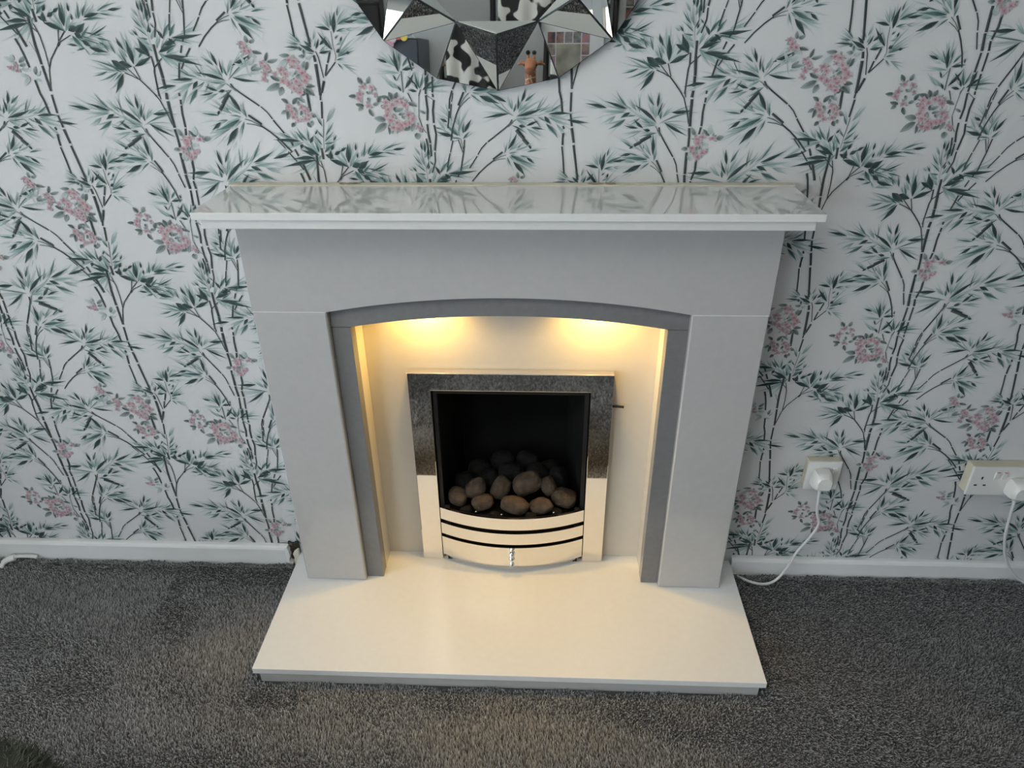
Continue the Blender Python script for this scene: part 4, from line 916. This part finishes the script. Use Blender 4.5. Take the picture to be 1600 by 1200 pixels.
for i, (x, y, z, rx, ry, rz, roll, shaded) in enumerate(coal_src):
    bm = bmesh.new()
    bmesh.ops.create_icosphere(bm, subdivisions=4 if not shaded else 3, radius=1.0)
    off = Vector((i * 3.1, i * 1.7, i * 0.9))
    Rm = Matrix.Rotation(roll, 3, 'Y') @ Matrix.Rotation(0.3 * math.sin(i * 2.3), 3, 'Z')
    for v in bm.verts:
        p = v.co.normalized()
        e = 2.5
        q = Vector([math.copysign(abs(c) ** (2 / e), c) for c in p])
        d = 1 + 0.13 * noise.noise(p * 1.3 + off) + 0.05 * noise.noise(p * 3.4 + off)
        cr = noise.noise(p * 2.1 + off * 1.7)
        d -= 0.06 * math.exp(-(cr / 0.05) ** 2)
        q = Vector((q.x * rx, q.y * ry, q.z * rz)) * d * 1.0
        v.co = Rm @ q
    for f in bm.faces:
        f.smooth = True
    me = bpy.data.meshes.new('coal'); bm.to_mesh(me); bm.free()
    me.materials.append(M['shaded' if shaded else 'coal'])
    o = bpy.data.objects.new('coal', me); link(o)
    o.location = (x, y, z)
    if shaded:
        tag(o, shaded_lab[i - 9], 'coal', 'small coal chips behind the top bar' if i >= 18 else 'back coals coloured dark for the shade in the fire')
    else:
        tag(o, coal_lab[i], 'coal', 'coals in the gas fire')
# ------------------------------------------------------------------ faceted round mirror
MCX, MCZ = -0.0165, 1.5785
mir = thing('wall_mirror', 'round faceted glass mirror on the wall above the mantel shelf', 'mirror', (MCX, 0, MCZ))
D_I, D_O, D_J, D_M, D_C = (0.0155, 0.0149, 0.0200, 0.0459, 0.0155)


def ring(r, k, d):
    a = -PI / 2 + k * PI / 8
    return Vector((MCX + r * math.cos(a), -d, MCZ + r * math.sin(a)))


Ov = [ring(0.310, k, D_O) for k in range(0, 16, 2)]        # outer tips
Jv = [ring(0.310, k, D_J) for k in range(1, 16, 2)]        # outer points between tips
Iv = [ring(0.2030, k, D_I) for k in range(1, 16, 2)]       # corners of the flat centre
Mv = [ring(0.2075, k, D_M) for k in range(0, 16, 2)]       # sunk points of the ring


def facet(name, pts, inset=0.0011):
    c = sum(pts, Vector()) / len(pts)
    nrm = (pts[1] - pts[0]).cross(pts[2] - pts[0]).normalized()
    if nrm.y > 0:
        nrm = -nrm
    k = len(pts)
    ins = []
    for i in range(k):
        a, b, d = pts[i - 1], pts[i], pts[(i + 1) % k]
        e1 = (a - b).normalized(); e2 = (d - b).normalized()
        s = e1.cross(e2).length
        ins.append(b + (e1 + e2) * (inset / max(s, 0.15)))
    top = [p + nrm * 0.0022 for p in ins]
    bot = [p + nrm * 0.0002 for p in ins]
    b = MB()
    v = top + bot
    f = [tuple(range(k)), tuple(range(2 * k - 1, k - 1, -1))] + [(i, i + k, (i + 1) % k + k, (i + 1) % k) for i in range(k)]
    b.add(v, f)
    return b.build(name, M['mirror'], mir)


facet('centre_pane', [Iv[k] for k in range(8)])
for k in range(8):
    I0, I1 = Iv[k - 1], Iv[k]
    J0, J1 = Jv[k - 1], Jv[k]
    O, Mm = Ov[k], Mv[k]
    facet('facet', [I0, Mm, I1]); facet('facet', [I0, O, Mm]); facet('facet', [Mm, O, I1])
    facet('facet', [I0, J0, O]); facet('facet', [I1, O, J1])
body = MB()
v = [tuple(p) for p in Iv + Mv + Ov + Jv]
f = [tuple(range(8))]
for k in range(8):
    i0, i1, mm, oo, j0, j1 = (k - 1) % 8, k, 8 + k, 16 + k, 24 + (k - 1) % 8, 24 + k
    f += [(i0, mm, i1), (i0, oo, mm), (mm, oo, i1), (i0, j0, oo), (i1, oo, j1)]
nb = len(v)
rim = []
for k in range(8):
    rim += [16 + k, 24 + k]
v += [(v[i][0], -0.0012, v[i][2]) for i in rim]
for a in range(16):
    b_ = (a + 1) % 16
    f.append((rim[a], rim[b_], nb + b_, nb + a))
f.append(tuple(nb + a for a in range(16)))
body.add(v, f).build('backing', M['mirror_edge'], mir)

# ------------------------------------------------------------------ sockets, plugs and cables
def socket(name, label, x0, x1, z0, z1, depth, holes, switches):
    t = thing(name, label, 'socket', ((x0 + x1) / 2, 0, (z0 + z1) / 2))
    rbox(x0 + 0.0015, x1 - 0.0015, -depth, -0.0012, z0 + 0.0015, z1 - 0.0015).build('pattress', M['cream_plastic'], t, bevel=0.002)
    yp = -depth - 0.0075
    rbox(x0, x1, yp, -depth - 0.0002, z0, z1).build('faceplate', M['plastic'], t, bevel=0.002)
    for cx, cz in holes:
        rbox(cx - 0.002, cx + 0.002, yp - 0.0005, yp + 0.001, cz + 0.006, cz + 0.014).build('pin_hole', M['hole'], t)
        for s in (-1, 1):
            rbox(cx + s * 0.011 - 0.0035, cx + s * 0.011 + 0.0035, yp - 0.0005, yp + 0.001, cz - 0.014, cz - 0.010).build('pin_hole', M['hole'], t)
    for cx, cz in switches:
        w = MB().prism_yz([(yp + 0.001, cz - 0.011), (yp - 0.0015, cz - 0.011), (yp - 0.0050, cz + 0.011), (yp + 0.001, cz + 0.011)], cx - 0.0055, cx + 0.0055)
        r_ = w.build('switch', M['plastic'], t, bevel=0.0008)
        if holes:
            rbox(cx - 0.004, cx + 0.004, yp - 0.0046, yp - 0.0030, cz + 0.0112, cz + 0.0122).build('switch_mark', M['red'], r_)
    return t


def smooth_path(pts, n=14):
    P = [Vector(p) for p in pts]
    P = [P[0] * 2 - P[1]] + P + [P[-1] * 2 - P[-2]]
    out = []
    for i in range(1, len(P) - 2):
        for k in range(n):
            t = k / n
            a, b, c, d = P[i - 1], P[i], P[i + 1], P[i + 2]
            out.append(0.5 * (2 * b + (c - a) * t + (2 * a - 5 * b + 4 * c - d) * t * t + (3 * b - a - 3 * c + d) * t ** 3))
    out.append(P[-2])
    return out


def plug(label, cx, cz, yp, path, group):
    t = thing('plug', label, 'plug', (cx, yp, cz), group)
    b = MB()
    prof = [(-0.025, -0.020), (-0.016, -0.0265), (0.016, -0.0265), (0.025, -0.020), (0.0255, 0.006), (0.018, 0.022), (0.0, 0.026), (-0.018, 0.022), (-0.0255, 0.006)]
    n = len(prof)
    v = []
    for k, (dy, s) in enumerate(((-0.0005, 0.94), (-0.006, 1.0), (-0.022, 0.97), (-0.034, 0.86), (-0.040, 0.66))):
        v += [(cx + x * s, yp + dy, cz + z * s) for x, z in prof]
    f = [tuple(range(n - 1, -1, -1)), tuple(range(4 * n, 5 * n))]
    for k in range(4):
        f += [(k * n + i, k * n + (i + 1) % n, (k + 1) * n + (i + 1) % n, (k + 1) * n + i) for i in range(n)]
    b.add(v, f).build('body', M['plastic'], t, smooth=True)
    MB().tube([(cx, yp - 0.018, cz - 0.0255), (cx, yp - 0.018, cz - 0.033), (cx + 0.001, yp - 0.018, cz - 0.040)], [0.0062, 0.0052, 0.0044], 12).build('strain_relief', M['plastic'], t, smooth=True)
    MB().tube(smooth_path(path), 0.0037, 10).build('cable', M['cable'], t, smooth=True)


socket('single_wall_socket', 'single white wall socket beside the right marble leg', 0.7540, 0.8380, 0.3070, 0.3930, 0.022, [], [(0.8235, 0.366)])
plug('white plug in the single socket, its cable looping onto the carpet', 0.7880, 0.3520, -0.0300,
     [(0.789, -0.048, 0.314), (0.792, -0.046, 0.285), (0.800, -0.040, 0.240), (0.815, -0.034, 0.195), (0.800, -0.036, 0.150), (0.775, -0.036, 0.095), (0.757, -0.040, 0.040), (0.730, -0.050, 0.004), (0.695, -0.056, -0.005), (0.655, -0.044, -0.005), (0.6185, -0.012, -0.006)], 'plugs in the wall sockets')
socket('double_wall_socket', 'double wall socket with yellowed sides and a free left outlet', 1.1580, 1.3040, 0.3040, 0.3900, 0.030, [(1.186, 0.348)], [(1.2190, 0.3660), (1.2370, 0.3660)])
plug('large white plug in the double socket at the right edge', 1.2720, 0.3380, -0.0380,
     [(1.273, -0.056, 0.300), (1.276, -0.056, 0.270), (1.285, -0.052, 0.220), (1.300, -0.046, 0.160), (1.330, -0.040, 0.090), (1.375, -0.040, 0.030), (1.43, -0.05, 0.000), (1.50, -0.05, -0.004)], 'plugs in the wall sockets')
# a short end of white cable lying along the left skirting
ce = thing('cable_end', 'short white cable end lying against the left skirting board', 'cable', (-1.43, -0.035, ZF))
MB().tube(smooth_path([(-1.47, -0.036, 0.006), (-1.44, -0.031, 0.012), (-1.41, -0.028, 0.011), (-1.385, -0.026, 0.007)]), 0.0055, 10).build('cable', M['cable'], ce, smooth=True)
MB().tube(smooth_path([(-1.478, -0.060, -0.006), (-1.474, -0.048, 0.002), (-1.465, -0.040, 0.007), (-1.445, -0.034, 0.011)]), [0.0065] * 14 + [0.0085] * 14 + [0.0095] * 14 + [0.007], 12).build('connector', M['plastic'], ce, smooth=True)

# ------------------------------------------------------------------ furry pouffe at the lower left
pf = thing('pouffe', 'dark olive furry round pouffe at the lower left corner', 'pouffe', (-0.938, -1.045, ZF + 0.009))
prof = [(0.20, ZF + 0.009), (0.275, ZF + 0.02), (0.298, 0.08), (0.300, 0.20), (0.290, 0.262), (0.262, 0.288), (0.20, 0.298), (0.09, 0.303), (0.001, 0.304)]
M['pouffe'] = mat('dark_olive_plush', (0.022, 0.024, 0.016), 0.95, noise_amt=0.5, noise_scale=60)
MB().lathe(prof, (-0.938, -1.045, 0), 48).build('body', M['pouffe'], pf, smooth=True)
nq = 15000
th = nr.uniform(0, 2 * PI, nq); uu = nr.random(nq)
ss = np.interp(uu, np.linspace(0, 1, 9), [0.272, 0.296, 0.299, 0.299, 0.290, 0.262, 0.20, 0.11, 0.02]); zz = np.interp(uu, np.linspace(0, 1, 9), [0.0, 0.08, 0.14, 0.21, 0.262, 0.287, 0.298, 0.302, 0.304])
nrr = np.interp(uu, np.linspace(0, 1, 9), [1, 1, 1, 1, 0.8, 0.5, 0.2, 0.1, 0]); nzz = np.sqrt(1 - nrr ** 2)
P0 = np.stack([ss * np.cos(th), ss * np.sin(th), zz - ZF - 0.009], -1)
N0 = np.stack([nrr * np.cos(th), nrr * np.sin(th), nzz], -1)
Lq = 0.016 * nr.uniform(0.6, 1.3, nq)[:, None]
side = np.stack([-np.sin(th), np.cos(th), np.zeros(nq)], -1) * 0.0016
tip = P0 + (N0 + nr.normal(scale=0.45, size=(nq, 3))) * Lq - np.array([0, 0, 0.004])
Vp = np.stack([P0 - side, P0 + side, tip], 1).reshape(-1, 3)
Fp = np.arange(nq * 3).reshape(-1, 3)
Cp = np.ones((nq, 3, 4)); Cp[:, :, :3] = (np.array([0.026, 0.029, 0.019])[None] * nr.uniform(0.4, 1.9, nq)[:, None])[:, None, :]
fur = np_mesh('fur', Vp, Fp, Cp.reshape(-1, 4), M['carpet'], pf)
fur['kind'] = 'stuff'

# ------------------------------------------------------------------ the far side of the room, seen in the mirror
for nm, bx in (('baseboard_front', (XL + 0.001, XR - 0.001, YB + 0.001, YB + 0.018)), ):
    struct(rbox(*bx, ZF + 0.0005, 0.08).build(nm, M['gloss_white'], bevel=0.003))


def brick_mat(name, c1, c2, mortar):
    ma = mat(name, c1, 0.9, bump=0.3, bump_scale=60)
    t = ma.node_tree
    br = t.nodes.new('ShaderNodeTexBrick')
    tcx = t.nodes.new('ShaderNodeTexCoord'); sp = t.nodes.new('ShaderNodeSeparateXYZ'); cb = t.nodes.new('ShaderNodeCombineXYZ')
    t.links.new(tcx.outputs['Object'], sp.inputs[0])
    t.links.new(sp.outputs['Y'], cb.inputs['X']); t.links.new(sp.outputs['Z'], cb.inputs['Y'])
    t.links.new(cb.outputs[0], br.inputs['Vector'])
    br.inputs['Color1'].default_value = (*c1, 1); br.inputs['Color2'].default_value = (*c2, 1); br.inputs['Mortar'].default_value = (*mortar, 1)
    br.inputs['Scale'].default_value = 4.4
    br.inputs['Mortar Size'].default_value = 0.02
    t.links.new(br.outputs['Color'], t.nodes['Principled BSDF'].inputs['Base Color'])
    return ma


nw = rbox(XR + 1.7, XR + 1.9, -5.5, 2.0, -0.3, 2.6).build('neighbour_wall', brick_mat('buff_brick', (0.60, 0.50, 0.33), (0.52, 0.42, 0.27), (0.6, 0.57, 0.5)))
struct(nw)

# bowl for the added lamp, out of view under the ceiling
upl = thing('added_uplighter', 'added white lamp bowl under the ceiling, unseen, to brighten the room', 'ceiling light', (UPL[0], UPL[1], ZT))
ub = MB()
ub.lathe([(0.001, UPL[2] - 0.088), (0.098, UPL[2] - 0.079), (0.160, UPL[2] - 0.050), (0.190, UPL[2] - 0.010), (0.195, UPL[2] + 0.010), (0.200, UPL[2] + 0.012), (0.198, UPL[2] - 0.01), (0.165, UPL[2] - 0.055), (0.10, UPL[2] - 0.085), (0.001, UPL[2] - 0.095)], (UPL[0], UPL[1], 0), 40)
ub.build('bowl', M['ceiling'], upl, smooth=True)
MB().lathe([(0.05, ZT - 0.02), (0.05, ZT - 0.001)], (UPL[0], UPL[1], 0), 24).build('ceiling_rose', M['ceiling'], upl, smooth=True)
for k in range(3):
    a = k * 2 * PI / 3
    MB().tube([(UPL[0] + 0.04 * math.cos(a), UPL[1] + 0.04 * math.sin(a), ZT - 0.02), (UPL[0] + 0.192 * math.cos(a), UPL[1] + 0.192 * math.sin(a), UPL[2] + 0.008)], 0.003, 6).build('chain', M['chrome'], upl)

# photo collage board
board = thing('photo_board', 'white board of family photo prints on the far grey wall', 'photo board', (0.36, YB, 1.0))
rbox(0.165, 0.565, YB + 0.001, YB + 0.016, 1.0, 1.57).build('panel', M['gloss_white'], board, bevel=0.002)
rp_ = random.Random(21)
shades = []
for k, (c1, c2) in enumerate((((0.35, 0.12, 0.11), (0.03, 0.04, 0.06)), ((0.42, 0.30, 0.26), (0.12, 0.05, 0.07)), ((0.10, 0.12, 0.17), (0.45, 0.36, 0.30)), ((0.05, 0.05, 0.07), (0.38, 0.34, 0.33)), ((0.16, 0.24, 0.42), (0.50, 0.20, 0.18)))):
    shades.append(mat('photo_print_tones', c1, 0.35, noise_amt=0.5, noise_scale=26 + k, col2=c2, detail=1.5))
big = mat('large_photo_tones', (0.46, 0.44, 0.36), 0.35, noise_amt=0.5, noise_scale=11, col2=(0.20, 0.19, 0.17), detail=2)
for r_ in range(7):
    for c in range(5):
        x0, z1_ = 0.205 + c * 0.0545, 1.505 - r_ * 0.070
        if 1 <= c <= 3 and 1 <= r_ <= 3:
            continue
        rbox(x0, x0 + 0.049, YB + 0.0162, YB + 0.0172, z1_ - 0.064, z1_).build('photo', shades[(r_ * 2 + c) % 5], board)
rbox(0.2595, 0.2595 + 0.158, YB + 0.0162, YB + 0.0172, 1.231, 1.435).build('photo', big, board)

# giraffe ornament standing on the floor
gm = mat('giraffe_hide', (0.32, 0.12, 0.05), 0.6)
t = gm.node_tree
vo = t.nodes.new('ShaderNodeTexVoronoi'); vo.feature = 'DISTANCE_TO_EDGE'; vo.inputs['Scale'].default_value = 26
tcx = t.nodes.new('ShaderNodeTexCoord'); rp2 = t.nodes.new('ShaderNodeValToRGB')
rp2.color_ramp.elements[0].position = 0.06; rp2.color_ramp.elements[0].color = (0.62, 0.46, 0.32, 1)
rp2.color_ramp.elements[1].position = 0.10; rp2.color_ramp.elements[1].color = (0.28, 0.10, 0.04, 1)
t.links.new(tcx.outputs['Object'], vo.inputs['Vector']); t.links.new(vo.outputs['Distance'], rp2.inputs['Fac']); t.links.new(rp2.outputs['Color'], t.nodes['Principled BSDF'].inputs['Base Color'])
plain_hide = mat('giraffe_face', (0.34, 0.14, 0.07), 0.6, noise_amt=0.2, noise_scale=40)
GX, GY = -0.283, -2.95
gir = thing('giraffe_ornament', 'tall brown spotted giraffe ornament against the far wall', 'ornament', (GX, GY, ZF))
gb = MB()
gb.tube([(GX, GY - 0.24, 0.50), (GX, GY - 0.20, 0.52), (GX, GY - 0.10, 0.54), (GX, GY - 0.02, 0.57), (GX, GY + 0.02, 0.60)], [0.03, 0.075, 0.085, 0.078, 0.05], 16)
gb.tube([(GX, GY - 0.03, 0.56), (GX, GY + 0.005, 0.70), (GX, GY + 0.02, 0.90), (GX, GY + 0.03, 1.06), (GX, GY + 0.035, 1.13)], [0.062, 0.048, 0.038, 0.032, 0.030], 16)
gb.build('body', gm, gir, smooth=True)
for sx in (-1, 1):
    for yy in (-0.19, -0.02):
        gb = MB().tube([(GX + sx * 0.045, GY + yy, 0.52), (GX + sx * 0.048, GY + yy + 0.01, 0.34), (GX + sx * 0.048, GY + yy, 0.26), (GX + sx * 0.05, GY + yy, 0.03), (GX + sx * 0.05, GY + yy + 0.008, ZF + 0.001)], [0.036, 0.026, 0.020, 0.015, 0.020], 12)
        gb.build('leg', gm, gir, smooth=True)
gb = MB().tube([(GX, GY - 0.235, 0.53), (GX, GY - 0.262, 0.45), (GX, GY - 0.265, 0.36)], [0.010, 0.007, 0.014], 8)
gb.build('tail', plain_hide, gir, smooth=True)
gb = MB().tube([(GX, GY + 0.005, 1.165), (GX, GY + 0.02, 1.163), (GX, GY + 0.05, 1.155), (GX, GY + 0.08, 1.140), (GX, GY + 0.10, 1.130), (GX, GY + 0.106, 1.127)], [0.016, 0.035, 0.036, 0.027, 0.023, 0.010], 16)
head = gb.build('head', plain_hide, gir, smooth=True)
for sx in (-1, 1):
    MB().tube([(GX + sx * 0.017, GY + 0.02, 1.19), (GX + sx * 0.018, GY + 0.018, 1.215)], [0.008, 0.007], 10).build('horn', plain_hide, head, smooth=True)
    MB().ball((GX + sx * 0.018, GY + 0.018, 1.222), 0.013, sub=2).build('horn_tip', M['black_metal'], head, smooth=True)
    MB().tube([(GX + sx * 0.032, GY + 0.01, 1.165), (GX + sx * 0.055, GY + 0.008, 1.170), (GX + sx * 0.078, GY + 0.006, 1.160)], [0.008, 0.014, 0.003], 10).build('ear', plain_hide, head, smooth=True)
    MB().ball((GX + sx * 0.034, GY + 0.058, 1.160), 0.007, sub=2).build('eye', M['black_metal'], head, smooth=True)

# black blanket ladder with a cow-print throw
lad = thing('blanket_ladder', 'black blanket ladder leaning on the far wall', 'ladder', (-0.04, -3.3, ZF))
for x in (-0.25, 0.145):
    MB().tube([(x, -3.26, ZF + 0.002), (x, -3.572, 1.62)], 0.018, 12).build('rail', M['black_metal'], lad, smooth=True)
for z in (0.35, 0.70, 1.05, 1.38):
    yy = -3.26 - 0.312 * (z - ZF) / (1.62 - ZF)
    MB().tube([(-0.25, yy, z), (0.145, yy, z)], 0.013, 12).build('rung', M['black_metal'], lad, smooth=True)
cow = mat('cow_print_fleece', (0.62, 0.61, 0.58), 0.9)
t = cow.node_tree
nz_ = t.nodes.new('ShaderNodeTexNoise'); nz_.inputs['Scale'].default_value = 9; nz_.inputs['Detail'].default_value = 1.0
tcx = t.nodes.new('ShaderNodeTexCoord'); rp3 = t.nodes.new('ShaderNodeValToRGB')
rp3.color_ramp.elements[0].position = 0.495; rp3.color_ramp.elements[0].color = (0.012, 0.012, 0.013, 1)
rp3.color_ramp.elements[1].position = 0.515; rp3.color_ramp.elements[1].color = (0.62, 0.61, 0.58, 1)
t.links.new(tcx.outputs['Object'], nz_.inputs['Vector']); t.links.new(nz_.outputs['Fac'], rp3.inputs['Fac']); t.links.new(rp3.outputs['Color'], t.nodes['Principled BSDF'].inputs['Base Color'])
zr, yr = 1.38, -3.26 - 0.312 * (1.38 - ZF) / (1.62 - ZF)
rows, cols = 26, 30
Vt, Ft = [], []
for i in range(rows):
    s = i / (rows - 1)
    for j in range(cols):
        u = j / (cols - 1)
        x = -0.215 + 0.325 * u
        if s < 0.25:
            q = 1 - s / 0.25
            z, y = zr + 0.016 - 0.24 * q, yr - 0.018 + 0.004 * math.sin(u * 20)
        else:
            q = (s - 0.25) / 0.75
            z, y = zr + 0.016 - 0.60 * q, yr + 0.022 + 0.14 * q + (0.004 + 0.014 * q) * (1 + math.sin(u * 17 + 1.2 * q)) + 0.02 * math.sin(PI * min(1, q * 3)) * 0.5
        Vt.append((x, y, z))
for i in range(rows - 1):
    for j in range(cols - 1):
        a = i * cols + j
        Ft.append((a, a + 1, a + cols + 1, a + cols))
thr = MB().add(Vt, Ft).build('throw_blanket', cow, smooth=True)
sm = thr.modifiers.new('thickness', 'SOLIDIFY'); sm.thickness = 0.006; sm.offset = 1
tag(thr, 'black and white cow-print throw draped over the ladder rung', 'blanket')

# dark cabinet with coloured paper flowers, and a black speaker beside it
cab = thing('cabinet', 'narrow tall dark blue cabinet against the far wall', 'cabinet', (-0.87, -3.40, ZF))
M['navy'] = mat('dark_blue_lacquer', (0.045, 0.055, 0.075), 0.4, noise_amt=0.2, noise_scale=12)
rbox(-0.955, -0.785, -3.575, -3.225, ZF + 0.001, 1.465).build('body', M['navy'], cab, bevel=0.004)
for a, b_ in ((-0.948, -0.792),):
    dr = rbox(a, b_, -3.2245, -3.206, 0.06, 1.455).build('door', M['navy'], cab, bevel=0.003)
    hx = b_ - 0.03 if a < -1.1 else a + 0.03
    MB().tube([(hx, -3.198, 0.70), (hx, -3.198, 0.82)], 0.006, 8).build('handle', M['chrome'], dr, smooth=True)
gar = thing('paper_garland', 'string of coloured paper flowers hung on the dark blue cabinet', 'garland', (-0.92, -3.19, 1.43))
gp = [(-1.045, -3.190, 1.495), (-1.01, -3.188, 1.470), (-0.965, -3.188, 1.452), (-0.92, -3.188, 1.462), (-0.875, -3.188, 1.478), (-0.835, -3.190, 1.500), (-0.800, -3.196, 1.462)]
MB().tube(smooth_path(gp, 8), 0.002, 6).build('string', M['gloss_white'], gar)
for k, (dx, dz, c) in enumerate(((-0.115, 0.040, (0.55, 0.55, 0.60)), (-0.085, 0.015, (0.26, 0.10, 0.38)), (-0.050, 0.030, (0.62, 0.50, 0.10)), (-0.015, 0.018, (0.62, 0.62, 0.66)), (0.020, 0.035, (0.50, 0.12, 0.10)), (0.055, 0.030, (0.70, 0.55, 0.12)), (0.085, 0.055, (0.20, 0.30, 0.55)), (-0.070, -0.020, (0.25, 0.45, 0.30)), (-0.030, -0.010, (0.60, 0.30, 0.40)))):
    cx, cz = -0.92 + dx, 1.44 + dz
    MB().lathe([(0.001, 0.010), (0.014, 0.009), (0.024, 0.003), (0.021, -0.001), (0.001, -0.002)], (cx, -3.186, cz), 14, 'y').build('flower', mat('paper_flower', c, 0.6, noise_amt=0.3, noise_scale=60), gar, smooth=True)
spk = thing('speaker', 'black tower speaker beside the dark blue cabinet', 'speaker', (-0.66, -3.40, ZF))
rbox(-0.765, -0.565, -3.575, -3.30, ZF + 0.001, 1.22).build('body', M['black_metal'], spk, bevel=0.006)
rbox(-0.755, -0.575, -3.2995, -3.288, 0.05, 1.20).build('grille', mat('speaker_cloth', (0.02, 0.02, 0.022), 0.95, noise_amt=0.4, noise_scale=400), spk, bevel=0.003)
